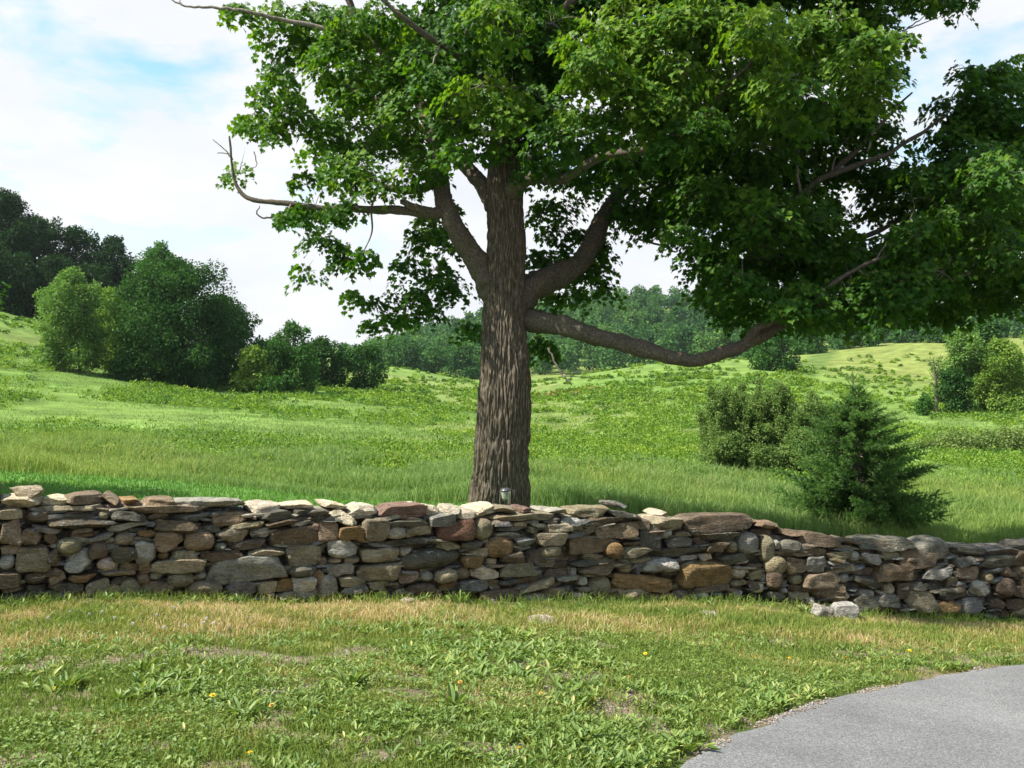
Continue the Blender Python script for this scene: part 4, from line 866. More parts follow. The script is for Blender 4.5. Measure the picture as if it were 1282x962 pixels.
# birch thicket beside the spruce
def sapling(px, Y, top, wpx, label, dens=1.15, mat='olive', low=.03, sz=.06):
    SEEDT[0] += 1; r = np.random.default_rng(SEEDT[0])
    x = P(px, 500, Y)[0]; zg = gz1(x, Y); h = P(px, top, Y)[2] - zg; w = M(wpx, Y)
    root = empty('birch_sapling', (x, Y, zg), label, 'sapling', 'saplings in the thicket beside the spruce')
    st = MB(); pos = []; dirs = []
    for s in range(int(12 * dens) + 4):
        a = r.uniform(0, 2 * PI); q = w / 2 * math.sqrt(r.uniform(0, 1)); lean = np.array([math.cos(a) * q, math.sin(a) * q, 0])
        hs = h * r.uniform(.72, 1.0) * (1 - .25 * (q / (w / 2)) ** 2)
        ps, rs = smooth_path([lean * .4 + [0, 0, -.1], lean * .75 + [0, 0, hs * .45], lean * 1.0 + [r.normal() * .04, 0, hs]], [.022, .014, .003], 8)
        st.add(*tube(ps, rs, 5))
        for k in range(60):
            t = r.uniform(low, 1) ** .8; i = int(t * (len(ps) - 1)); b = ps[i]
            d = unit(np.array([r.normal(), r.normal(), r.uniform(.5, 1.5)])); ln = (1.2 - t) * .6 * r.uniform(.5, 1.2) * h / 3
            st.add(*tube(np.array([b, b + d * ln * .5, b + d * ln + [0, 0, .03]]), [.006, .004, .002], 3, False))
            m = 34
            tt = r.uniform(.1, 1.05, m); pos.append(b + d * (ln * tt)[:, None] + r.normal(size=(m, 3)) * .06); dirs.append(np.tile(d, (m, 1)))
    pos = np.concatenate(pos); dirs = np.concatenate(dirs); n = len(pos)
    lm = MB(); scatter(lm, DI_V, DI_F, pos, r.normal(size=(n, 3)) * .8 + np.array([0, 0, -.5]), r.normal(size=(n, 3)) * .7 + [0, 0, .6], sz * r.uniform(.7, 1.4, n), np.clip(.5 + r.normal(size=n) * .22, 0, 1))
    link('stems', st.mesh('stems', True), M_twig, root); link('crown', lm.mesh('crown'), M_leafs[mat], root)
for a in [(902, 31, 474, 74, 'pale spindly sapling at the left end of the thicket beside the spruce'), (942, 32, 468, 84, 'tall pale sapling second from the left in the thicket'), (982, 31.5, 470, 84, 'tall pale sapling in the middle of the thicket'), (1018, 33, 478, 70, 'thin sapling in the thicket rising just left of the spruce tip')]:
    sapling(*a)
T('thicket_shrub', 908, 30.4, 540, 56, 'olive', 'dense green shrub at the foot of the left end of the thicket', 'round', .0, 1.0, cat='shrub', leaf=.065)
T('thicket_shrub', 954, 30.6, 532, 62, 'olive', 'dense green shrub at the foot of the thicket centre', 'round', .0, 1.0, cat='shrub', leaf=.065)
T('thicket_shrub', 1002, 30.4, 538, 62, 'olive', 'dense green shrub of the thicket half behind the spruce', 'round', .0, 1.0, cat='shrub', leaf=.065)

# ------------------------------------------------------------------ spruce
def build_spruce():
    r = np.random.default_rng(77); Y = 19.6
    x = P(1072, 600, Y)[0]; zg = gz1(x, Y); H = P(1068, 468, Y)[2] - zg
    root = empty('spruce_tree', (x, Y, zg), 'young dark spruce with bare leader standing behind the low right part of the wall', 'tree')
    tk = MB(); ps, rs = smooth_path([(0, 0, -.1), (.02, 0, H * .5), (-.05, 0, H)], [.06, .035, .006], 10); tk.add(*tube(ps, rs, 8))
    pos = []; ax = []; rn = []
    def twig(a, d, ln, w, tip):
        """needled shoot from a along d"""
        n = max(6, int(ln / .0036)); t = r.uniform(0, 1, n)
        side = unit(np.cross(r.normal(size=(n, 3)), d)); dd = unit(d + side * .85 + np.array([0, 0, .18]))
        pos.append(a + d * (ln * t)[:, None]); ax.append(dd); rn.append(np.clip(tip + .3 * t + r.normal(size=n) * .1, 0, 1))
    z = .12
    while z < H * .9:
        f = z / H; R = max(.03, M(np.interp(f, [0, .1, .2, .38, .66, .85, 1], [62, 84, 93, 86, 50, 19, 3]), Y) - .1)
        nb = int(8 + 4 * (1 - f)) if f < .86 else 5
        for k in range(nb):
            a = r.uniform(0, 2 * PI); Rb = R * r.choice([r.uniform(.4, .75), r.uniform(.85, 1.3)]); d = np.array([math.cos(a), math.sin(a), 0])
            droop = (-.25 * (1 - f) if f < .5 else .35 * (f - .4)) + r.normal() * .12
            p0 = np.array([0, 0, z]); p1 = p0 + d * Rb * .55 + [0, 0, droop * Rb * .6]; p2 = p0 + d * Rb + [0, 0, droop * Rb * .65 + .12 * Rb]
            bp, br = smooth_path([p0, p1, p2], [.012, .007, .002], 7); tk.add(*tube(bp, br, 4, False))
            m = int(Rb / .036) + 2
            for i in range(m):
                t = (i + .6) / m * .98; q = bp[int(t * (len(bp) - 1))]; dd = unit(bp[min(len(bp) - 1, int(t * (len(bp) - 1)) + 1)] - bp[max(0, int(t * (len(bp) - 1)) - 1)])
                if t < .25: continue
                for sgn in range(3):
                    ph = r.uniform(0, 2 * PI); sx_ = unit(np.cross(dd, [0, 0, 1])); sd = unit(sx_ * math.cos(ph) + np.cross(sx_, dd) * math.sin(ph) * .8 + dd * .8)
                    twig(q, sd, r.uniform(.1, .21) * (1.0 - .5 * f) * (1.15 - .45 * t) * (.7 + .3 * (Rb / .8)), .01, .2 + .3 * (t > .7) + .1 * r.normal())
            twig(bp[len(bp) // 2], unit(p2 - p1), np.linalg.norm(p2 - p1) * 1.2 + .05, .01, .45); twig(bp[-2], unit(p2 - p1 + np.array([0, 0, .05])), .16, .01, .55)
        z += .062 * r.uniform(.8, 1.2) * (1.0 if f < .8 else 1.5)
    for k in range(14):
        zt_ = H * r.uniform(.84, .97); a = r.uniform(0, 2 * PI); l_ = .05 + .3 * (1 - zt_ / H) * 3.2 * .3; d_ = unit(np.array([math.cos(a), math.sin(a), .7]))
        bp = np.array([(-.045, 0, zt_), np.array([-.045, 0, zt_]) + d_ * (l_ + .08)]); tk.add(*tube(bp, np.array([.006, .003]), 4, False)); twig(bp[0], d_, l_ + .12, .01, .4)
    twig(np.array([-.05, 0, H * .9]), unit(np.array([-.03, 0, 1.])), H * .13, .01, .45)
    pos = np.concatenate(pos); ax = np.concatenate(ax); rn = np.concatenate(rn); n = len(pos)
    NV = np.array([[-.13, 0, 0], [.13, 0, 0], [0, 1, 0]]); lm = MB()
    scatter(lm, NV, np.array([[0, 1, 2]]), pos, ax, r.normal(size=(n, 3)), r.uniform(.026, .042, n), rn)
    link('trunk', tk.mesh('trunk', True), M_twig, root); link('needles', lm.mesh('needles'), M_spruce, root)
build_spruce()

# ------------------------------------------------------------------ far wooded hill (one mass)
def build_woodland():
    r = np.random.default_rng(5); lm = MB(); k = 0
    pts = []
    for _ in range(2600):
        Y = r.uniform(285, 470); px = r.uniform(425, 1420)
        if px < 470 and Y < 330: continue
        pts.append((px, Y))
    pts.sort(key=lambda t: t[1]); kept = []
    for (px, Y) in pts:
        x = (px - CX) / F * Y
        if all((x - a) ** 2 + (Y - b) ** 2 > 34 for a, b in kept[-160:]): kept.append((x, Y))
    kept = kept[:900]
    g = gz([a for a, _ in kept], [b for _, b in kept])
    for (x, Y), z in zip(kept, g):
        h = r.uniform(8, 13); w = r.uniform(6.5, 10); nl = 9
        cen, rad = lobes(h, w, h * .2, nl, 'round', r); rad = rad * 1.25
        crown_leaves(lm, cen + np.array([x, Y, z]), rad, 560, .95, r=r, tone=r.normal() * .22)
    o = link('woodland', lm.mesh('woodland'), M_leafs['wood']); tag(o, kind='stuff', cat='woodland', label='distant wooded hill of mixed green trees behind the meadow')
build_woodland()

# ------------------------------------------------------------------ grass and weeds
def blades(n_, xs, ys, zs, h, w, rnd, mb, lean=.35, r=RNG):
    n = len(xs); a = r.uniform(0, 2 * PI, n); la = r.uniform(0, 2 * PI, n); ln = r.uniform(.1, 1, n) * lean
    b = np.stack([xs, ys, zs], 1); sd = np.stack([np.cos(a), np.sin(a), np.zeros(n)], 1) * (w / 2)[:, None]
    ld = np.stack([np.cos(la), np.sin(la), np.zeros(n)], 1)
    m = b + ld * (h * ln * .35)[:, None] + np.array([0, 0, 1]) * (h * .6)[:, None]
    t = b + ld * (h * ln * 1.2)[:, None] + np.array([0, 0, 1]) * (h * (1 - ln * .35))[:, None]
    V = np.stack([b - sd, b + sd, m + sd * .7, m - sd * .7, t], 1).reshape(-1, 3)
    o = np.arange(n)[:, None] * 5
    mb.add(V, [o + np.array([[0, 1, 2, 3]]), ], rnd=rnd)
    mb.F.setdefault(3, []).append(o + np.array([[3, 2, 4]]) + mb.n - len(V)); mb.A.setdefault((3, 'rnd'), []).append(np.asarray(rnd, float))
M_lawn = leaf_mat('lawn_blade', [(0, (0.09498, 0.1568, 0.02736)), (.3, (0.1603, 0.2185, 0.04275)), (.52, (0.2374, 0.2517, 0.05985)), (.72, (0.424, 0.325, 0.1615)), (1, (0.5936, 0.455, 0.2755))], .3, (1.4, 1.35, .7), .6, .15)
M_mown = leaf_mat('mown_blade', [(0, (0.085, 0.1932, 0.03825)), (.5, (0.125, 0.2392, 0.051)), (1, (0.19, 0.2944, 0.0765))], .3, None, .55, .2)
M_meadow = leaf_mat('meadow_blade', [(0, (0.08479, 0.1769, 0.05324)), (.5, (0.1347, 0.2313, 0.07371)), (.8, (0.1995, 0.2722, 0.09419)), (1, (0.3392, 0.3175, 0.1474))], .35, (1.15, 1.3, .8), .6, .15, .12)
M_weed = leaf_mat('broad_weed_leaf', [(0, (0.07524, 0.1357, 0.02565)), (.5, (0.1505, 0.2229, 0.04702)), (.85, (0.2508, 0.3004, 0.07267)), (1, (0.4264, 0.3876, 0.1453))], .3, (1.4, 1.4, .6), .5, .3)
M_fweed = leaf_mat('field_weed_leaf', [(0, (0.0532, 0.1205, 0.0225)), (.4, (0.1064, 0.2008, 0.027)), (1, (0.1809, 0.281, 0.045))], .3, None, .55, .2, .15)

def build_lawn():
    r = np.random.default_rng(21); mb = MB()
    N = 330000
    v = r.uniform(math.log(3.6), math.log(13.5), N); y = np.exp(v); x = r.uniform(-.56, .56, N) * (y + .8)
    ok = (y < wall_y(x) - .0); dd = drive_dist(x, y); ok &= dd > .03 + .05 * r.uniform(0, 1, N)
    x, y, dd = x[ok], y[ok], dd[ok]
    so = lawn_soil(x, y); so = np.maximum(so, 1 - sstep(.02, .16, dd)); dry = lawn_dry(x, y); dw = wall_y(x) - y
    dens = 1 - .85 * so
    ok = r.uniform(0, 1, len(x)) < dens; x, y, dry, dw, so = x[ok], y[ok], dry[ok], dw[ok], so[ok]
    n = len(x); z = gz(x, y) + (n2(x, y, 2.5, 33) - .5) * .035 - .004
    tall = n2(x, y, 1.3, 35); nearw = 1 - sstep(.0, .22, dw)
    h = (.03 + .045 * tall + .045 * sstep(.3, 1.2, dw) * (1 - sstep(1.7, 2.6, dw)) + .06 * nearw) * r.uniform(.5, 1.3, n)
    rnd = np.clip(.22 + r.normal(size=n) * .12 + dry * r.uniform(.25, .75, n) - .1 * nearw, 0, 1)
    blades(n, x, y, z, h, .0035 + .0007 * y * r.uniform(.4, 1, n), rnd, mb, .8, r)
    o = link('lawn_grass', mb.mesh('lawn_grass'), M_lawn); tag(o, kind='stuff', cat='grass', label='short patchy green and straw-coloured grass before the wall')
    # broad-leaved ground cover
    LV = np.array([[0, 0, 0], [.05, .12, .02], [.15, .5, .05], [.12, .8, .0], [0, 1, -.08], [-.12, .8, .0], [-.15, .5, .05], [-.05, .12, .02], [0, .5, -.02]])
    LF = np.array([[0, 1, 8, 7], [1, 2, 3, 8], [7, 8, 5, 6], [8, 3, 4, 5]])
    N = 15000
    v = r.uniform(math.log(3.6), math.log(11.5), N); y = np.exp(v); x = r.uniform(-.56, .56, N) * (y + .8)
    dw = wall_y(x) - y; dd = drive_dist(x, y)
    pr = sstep(1.3, 2.6, dw + (n2(x, y, .8, 39) - .5) * 1.8) * sstep(.4, .58, n2(x, y, 1.6, 37)) * .95 + .045 + .25 * (1 - sstep(.1, .3, dw)) * (dw > .05)
    pr *= (1 - .8 * lawn_soil(x, y)) * (dd > .1) * (dw > .06)
    ok = r.uniform(0, 1, N) < pr; x, y = x[ok], y[ok]; z = gz(x, y)
    P_, A_, N_, S_, R_ = [], [], [], [], []
    big = sstep(.4, .7, n2(x, y, .9, 45))
    for i in range(len(x)):
        k = int(r.integers(5, 10)); a = r.uniform(0, 2 * PI) + np.arange(k) * 2 * PI / k + r.normal(size=k) * .3
        up = r.uniform(.25, 1.3, k); s = r.uniform(.02, .055, k) * (1 + .6 * big[i])
        c = np.array([x[i], y[i], z[i] + .005])
        P_.append(c + np.stack([np.cos(a), np.sin(a), np.zeros(k)], 1) * .008 + [0, 0, .0] + np.array([0, 0, 1]) * r.uniform(0, .03, k)[:, None]); A_.append(np.stack([np.cos(a), np.sin(a), up], 1))
        N_.append(np.stack([-np.cos(a) * up * .6, -np.sin(a) * up * .6, np.ones(k)], 1) + r.normal(size=(k, 3)) * .25); S_.append(s); R_.append(np.clip(r.normal(.42, .17) + r.normal(size=k) * .17, 0, 1))
    mb = MB(); scatter(mb, LV, LF, np.concatenate(P_), np.concatenate(A_), np.concatenate(N_), np.concatenate(S_), np.concatenate(R_))
    # tiny clover-like leaves
    N = 90000
    v = r.uniform(math.log(3.6), math.log(10), N); y = np.exp(v); x = r.uniform(-.56, .56, N) * (y + .8); dw = wall_y(x) - y; dd = drive_dist(x, y)
    pr = sstep(1.6, 3, dw) * sstep(.4, .6, n2(x, y, 1.1, 49)) * (dd > .08) * (1 - .7 * lawn_soil(x, y)) + .05 * (dw > .1) * (dd > .08)
    ok = r.uniform(0, 1, N) < pr; x, y = x[ok], y[ok]; n = len(x); z = gz(x, y)
    scatter(mb, np.array([[0, 0, 0], [.35, .55, .06], [0, 1, 0], [-.35, .55, .06]]), DI_F, np.stack([x, y, z + r.uniform(.012, .055, n)], 1), r.normal(size=(n, 3)) * np.array([1, 1, .35]), np.array([0, 0, 1]) + r.normal(size=(n, 3)) * .35, r.uniform(.014, .03, n), np.clip(.4 + r.normal(size=n) * .18, 0, 1))
    o = link('ground_cover', mb.mesh('ground_cover'), M_weed); tag(o, kind='stuff', cat='weeds', label='low broad-leaved weeds covering the near lawn beside the driveway')
    # pebbles and grit along the asphalt and on bare soil
    gr = MB(); N = 3200
    e = _DRS[r.integers(40, len(_DRS) - 1, N)][:, :2] + r.normal(size=(N, 2)) * .045; x, y = e[:, 0], e[:, 1]
    x2 = r.uniform(-4.5, 1.5, 14000); y2 = r.uniform(4, 9, 14000); s2 = (lawn_soil(x2, y2) > .6) & (drive_dist(x2, y2) > .05); x = np.r_[x, x2[s2]]; y = np.r_[y, y2[s2]]
    ok = (drive_dist(x, y) > -.06) & ((n2(x, y, 2.2, 69) > .5) | (np.arange(len(x)) >= N)); x, y = x[ok], y[ok]; z = gz(x, y) + (n2(x, y, 2.5, 33) - .5) * .035 * (drive_dist(x, y) > 0) + .004 + np.where(drive_dist(x, y) < .02, .03, 0)
    O = np.array([[1, 0, 0], [0, 1, 0], [-1, 0, 0], [0, -1, 0], [0, 0, .7], [0, 0, -.7]]); OF = np.array([[0, 1, 4], [1, 2, 4], [2, 3, 4], [3, 0, 4], [1, 0, 5], [2, 1, 5], [3, 2, 5], [0, 3, 5]])
    n = len(x); scatter(gr, O, OF, np.stack([x, y, z], 1), r.normal(size=(n, 3)) * [1, 1, .2], np.array([0, 0, 1]) + r.normal(size=(n, 3)) * .3, r.uniform(.003, .011, n), r.uniform(0, 1, n))
    t = NT('grit'); cc = t.ramp(t.attr('rnd').outputs['Fac'], [(0, (.14, .1, .07)), (.5, (.22, .18, .14)), (1, (.32, .29, .26))])
    o = link('grit', gr.mesh('grit'), t.done(t.princ(cc, .95, .1))); tag(o, kind='stuff', cat='gravel', label='tan grit and pebbles along the driveway edge')
build_lawn()

def build_meadow():
    r = np.random.default_rng(31)
    # mown strip behind the wall
    mb = MB(); N = 90000; y = r.uniform(9, 22, N); x = r.uniform(-.58, .6, N) * (y + 1)
    ok = (y > wall_y(x) + .75) & (y < mown_edge(x) + r.normal(size=N) * .15); x, y = x[ok], y[ok]; n = len(x)
    blades(n, x, y, gz(x, y), r.uniform(.04, .09, n), .006 + r.uniform(.0004, .001, n) * y, np.clip(.4 + .4 * (n2(x, y, .8, 55) - .5) + r.normal(size=n) * .15, 0, 1), mb, .7, r)
    tag(link('mown_grass', mb.mesh('mown_grass'), M_mown), kind='stuff', cat='grass', label='smooth mown strip of bright green grass behind the wall')
    # tall grass
    mb = MB(); N = 480000; v = r.uniform(math.log(17), math.log(85), N); y = np.exp(v); x = r.uniform(-.58, .6, N) * (y + 1)
    ok = (y > mown_edge(x) + r.normal(size=N) * .2)
    pat = n2(x, y, .35, 57); near = 1 - sstep(27, 40, y)
    ok &= r.uniform(0, 1, N) < np.clip(.25 + near * .75 + (pat - .5), 0.12, 1)
    x, y, pat, near = x[ok], y[ok], pat[ok], near[ok]; n = len(x)
    h = (.12 + .24 * near * (.2 + 1.2 * sstep(.35, .65, n2(x, y, .6, 58)))) * r.uniform(.5, 1.25, n)
    left = sstep(0, -8, x)
    rnd = np.clip(.34 + .24 * near + .35 * (n2(x, y, .22, 59) - .5) + r.normal(size=n) * .16, 0, 1)
    blades(n, x, y, gz(x, y), h, .004 + r.uniform(.0003, .0007, n) * y, rnd, mb, .8, r)
    tag(link('meadow_grass', mb.mesh('meadow_grass'), M_meadow), kind='stuff', cat='grass', label='tall pale meadow grass beyond the mown strip')
    # leafy weeds dotting the field
    mb = MB(); N = 42000; v = r.uniform(math.log(24), math.log(170), N); y = np.exp(v); x = r.uniform(-.57, .57, N) * y
    pr = (1 - .8 * sstep(95, 140, y)) * sstep(.3, .56, n2(x, y * .6, .1, 63)) * sstep(.3, .62, n2(x, y, .33, 65)) * sstep(24, 30, y)
    ok = r.uniform(0, 1, N) < pr; x, y = x[ok], y[ok]; z = gz(x, y); n = len(x); k = 34
    cs = r.uniform(.18, .6, n) * (1 + .5 * (r.uniform(0, 1, n) > .93)); tone = np.where(r.uniform(0, 1, n) < .24, .0, r.normal(.58, .2, n))
    d = unit(r.normal(size=(n, k, 3))); d[..., 2] = np.abs(d[..., 2]) * .8
    pos = np.stack([x, y, z], 1)[:, None] + d * (cs[:, None] * r.uniform(.3, 1, (n, k)))[..., None] * np.array([.8, .8, .8])
    sz = np.maximum(.08, .0021 * y)[:, None] * r.uniform(.7, 1.4, (n, k)); m = n * k
    scatter(mb, DI_V, DI_F, pos.reshape(-1, 3), (d + r.normal(size=d.shape) * .5).reshape(-1, 3), (d * .5 + np.array([0, 0, 1]) + r.normal(size=d.shape) * .4).reshape(-1, 3), sz.ravel(), np.clip(np.repeat(tone, k) + r.normal(size=m) * .15, 0, 1))
    tag(link('field_weeds', mb.mesh('field_weeds'), M_fweed), kind='stuff', cat='weeds', label='leafy weed tufts dotting the rising meadow')
build_meadow()

# ------------------------------------------------------------------ single weeds
def simple(name, col, rough=.6, spec=.3): return (lambda t: t.done(t.princ(t.mix(.4, col, t.ramp(t.noise(t.obj(), 60, 3), [(.3, .7), (.7, 1.25)]), 'MULTIPLY'), rough, spec)))(NT(name))
def weed(px, py, h, spread, k, label, upright=1.0, seed=0, wide=1.0):
    r = np.random.default_rng(300 + seed); c = hit(px, py, 3, 30)
    LV = np.array([[0, 0, 0], [.04, .1, .02], [.13 * wide, .45, .05], [.1 * wide, .75, .0], [0, 1, -.16], [-.1 * wide, .75, .0], [-.13 * wide, .45, .05], [-.05, .1, .02], [0, .5, -.03]])
    LF = np.array([[0, 1, 8, 7], [1, 2, 3, 8], [7, 8, 5, 6], [8, 3, 4, 5]])
    k = int(k * 1.6); spread = spread * .8 + .01; a = r.uniform(0, 2 * PI, k); up = r.uniform(.2, 1.5, k) * upright; mb = MB()
    scatter(mb, LV, LF, np.stack([np.cos(a), np.sin(a), np.zeros(k)], 1) * r.uniform(0, spread, k)[:, None] + np.array([0, 0, .01]), np.stack([np.cos(a), np.sin(a), up], 1),
            np.stack([-np.cos(a) * up * .6, -np.sin(a) * up * .6, np.ones(k)], 1) + r.normal(size=(k, 3)) * .2, h * r.uniform(.35, 1.0, k), np.clip(.45 + r.normal(size=k) * .2, 0, 1))
    o = link('weed_plant', mb.mesh('weed_plant'), M_weed); o.location = c; tag(o, label, 'weed', 'single weeds on the lawn')
weed(858, 938, .13, .1, 22, 'large leafy weed spilling toward the corner of the asphalt at the bottom', .6, 1, 1.5)
weed(568, 888, .15, .03, 11, 'upright dark green weed in the middle of the near lawn', 1.6, 2)
weed(78, 814, .1, .04, 12, 'coarse upright weed at the edge of the dry grass near the left', 1.3, 3)
weed(215, 818, .11, .05, 13, 'leafy weed rosette below the long pale wall block', 1.1, 4)
weed(178, 842, .11, .06, 20, 'tall clump of long-leaved weeds in the left part of the near lawn', 1.3, 5)
weed(85, 862, .11, .08, 24, 'broad clump of long weed leaves nearest the left edge', 1.2, 6)
weed(305, 900, .13, .06, 18, 'dark leafy weed clump beside a bare soil patch with a yellow flower near it', 1.0, 7)
weed(655, 768, .14, .08, 22, 'pale green broad-leaved weeds against the foot of the wall behind the lone rock', .7, 8, 1.4)
weed(575, 756, .16, .1, 26, 'dark grassy tuft growing from the wall foot below the maple', 1.8, 9, .5)
weed(735, 930, .12, .07, 20, 'low leafy weed in the near lawn between the middle and the driveway', .9, 10)
weed(955, 880, .12, .08, 22, 'leafy weed clump hugging the curved driveway edge', .8, 11, 1.3)
weed(1010, 768, .13, .1, 22, 'light green weeds growing at the left of the two white boulders', 1.2, 12)
weed(440, 862, .15, .05, 16, 'weed with long upright leaves left of the upright dark one', 1.3, 13)
weed(1192, 840, .11, .09, 24, 'weed clump on the lawn edge where the driveway leaves the picture', .8, 14)

# dandelions and clover
M_yel = simple('dandelion_petal', (.75, .5, .02)); M_stem = simple('flower_stem', (.12, .17, .05)); M_clov = simple('clover_floret', (.68, .64, .6)); M_dull = simple('fading_petal', (.5, .3, .06))
def head_mesh(R, mat, dome=.35):
    mb = MB(); PV = np.array([[-.12, 0, 0], [.12, 0, 0], [.14, .8, .02], [0, 1, 0], [-.14, .8, .02]]); PF = np.array([[0, 1, 2, 3, 4]])
    for ring, (n, l, el) in enumerate([(20, 1, .1), (18, .8, .5), (14, .55, .9), (9, .4, 1.3)]):
        a = np.arange(n) * 2 * PI / n + ring * .2 + np.random.default_rng(ring).normal(size=n) * .06
        scatter(mb, PV, PF, np.tile([0, 0, .001 * ring], (n, 1)), np.stack([np.cos(a), np.sin(a), np.full(n, math.tan(min(el, 1.25)))], 1), np.stack([-np.cos(a) * .8, -np.sin(a) * .8, np.ones(n)], 1), np.full(n, R * l), np.full(n, .5))
    return mb.mesh('flower_head')
HM = head_mesh(.018, M_yel); HM.materials.append(M_yel); HD = HM.copy(); HD.materials.clear(); HD.materials.append(M_dull)
def stem_mesh(h, r0=.0018): V, Fs = tube(*smooth_path([(0, 0, -.01), (.006, .003, h * .5), (0, 0, h)], [r0, r0, r0], 4), 6); m = mesh('stem', V, Fs, None, True); m.materials.append(M_stem); return m
def flower(name, cat, px, py, h, hm, label, group, sc=1.0):
    h += .035; c = hit(px, py + h * F / 8.0 * .9, 3, 30)
    rt = empty(name, c, label, cat, group)
    s = link('stem', stem_mesh(h), None, rt); o = link('flower_head', hm, None, rt); o.location = (0, 0, h); o.scale = (sc,) * 3
    o.rotation_euler = (random.uniform(.15, .55), random.uniform(-.3, .3), random.uniform(0, 6))
g = 'dandelions on the lawn'
for (px, py, h, m, sc, lb) in [(650, 950, .05, HM, 1.0, 'bright yellow dandelion at the very bottom of the lawn, nearest of all'), (313, 956, .05, HM, .8, 'yellow dandelion low at the bottom left'), (266, 886, .1, HM, .95, 'tall-stemmed yellow dandelion beside the dark weed clump at the left'),
      (808, 822, .07, HM, .9, 'dandelion in dry grass above the middle of the lawn'), (788, 852, .05, HD, .8, 'faded ochre dandelion in the lawn right of the middle'), (576, 864, .08, HD, .9, 'orange fading dandelion by the upright dark weed'), (677, 875, .05, HD, .7, 'tiny faded dandelion near a soil patch in the middle'),
      (943, 825, .07, HM, .9, 'dandelion left of a pair in straw-coloured grass below the white boulders'), (988, 826, .07, HM, .85, 'dandelion right of a pair in straw-coloured grass below the white boulders'), (1059, 826, .08, HM, 1.05, 'dandelion among broad weeds straight below the rounded white boulder'), (1108, 826, .08, HM, .95, 'dandelion in weeds further right of the white boulders, above the asphalt curve'),
      (1139, 815, .08, HM, 1.1, 'yellow dandelion with brown bud beside the shaded grass'), (1219, 815, .08, HM, 1.1, 'large yellow dandelion on the weedy driveway verge at the right'), (1245, 810, .08, HM, .95, 'dandelion between two others on the right verge'), (1270, 802, .09, HM, 1.1, 'rightmost dandelion, at the edge of the shade'),
      (340, 893, .05, HD, .9, 'orange withered dandelion right of the tall-stemmed one')]:
    flower('dandelion', 'flower', px, py, h, m, lb, g, sc)
cm = MB(); V, Fq = cube_sphere(4); V = unit(V); nn = len(V)
scatter(cm, np.array([[-.35, 0, 0], [.35, 0, 0], [.2, .9, .1], [-.2, .9, .1]]), DI_F, V * .006, V + np.array([0, 0, .5]), np.cross(V, [.3, .2, 1]), np.full(nn, .006), np.full(nn, .5))
CM = cm.mesh('flower_head'); CM.materials.append(M_clov)
for (px, py) in [(88, 768), (112, 771), (128, 768), (166, 784), (255, 782), (258, 777), (267, 783), (232, 786), (287, 788), (218, 762), (60, 776), (143, 776), (196, 772), (205, 789), (310, 775)]:
    flower('clover_flower', 'flower', px, py, .06, CM, 'small white clover head in the grass at the foot of the wall, left half', 'white clover heads before the wall', 1.0)

# ------------------------------------------------------------------ solar garden light
def build_lamp():
    Y = 13.75; c = P(633, 622, Y); zg = gz1(c[0], Y); top = P(633, 611, Y)[2]
    rt = empty('garden_light', (c[0], Y, zg), 'small solar garden light with black cap and clear lens in front of the maple trunk', 'lamp')
    H = top - zg
    def lathe(pr, n=24):
        pr = np.array(pr); a = np.linspace(0, 2 * PI, n, endpoint=False)
        V = np.stack([pr[:, None, 0] * np.cos(a), pr[:, None, 0] * np.sin(a), np.broadcast_to(pr[:, None, 1], (len(pr), n))], -1).reshape(-1, 3)
        i = np.arange(len(pr) - 1)[:, None] * n; j = np.arange(n)[None]
        return V, np.stack([i + j, i + (j + 1) % n, i + n + (j + 1) % n, i + n + j], -1).reshape(-1, 4)
    mk = NT('black_plastic'); mk = mk.done(mk.princ((.06, .06, .065), .35, .5))
    t = NT('clear_lens'); b = t.princ((.42, .42, .36), .25, .5); b.inputs['Transmission Weight'].default_value = .5; b.inputs['Alpha'].default_value = 1; ml = t.done(b)
    V, Q = lathe([(0, H), (.045, H - .002), (.06, H - .018), (.078, H - .034), (.078, H - .042), (.0, H - .042)]); link('cap', mesh('cap', V, Q, None, True), mk, rt)
    V, Q = lathe([(.0, H - .044), (.062, H - .044), (.064, H - .06), (.05, H - .14), (.044, H - .155), (0, H - .156)]); link('lens', mesh('lens', V, Q, None, True), ml, rt)
    V, Q = lathe([(0, H - .157), (.04, H - .158), (.034, H - .178), (.013, H - .19), (.012, .1), (.011, -.08), (.0, -.12)]); link('stake', mesh('stake', V, Q, None, True), mk, rt)
build_lamp()

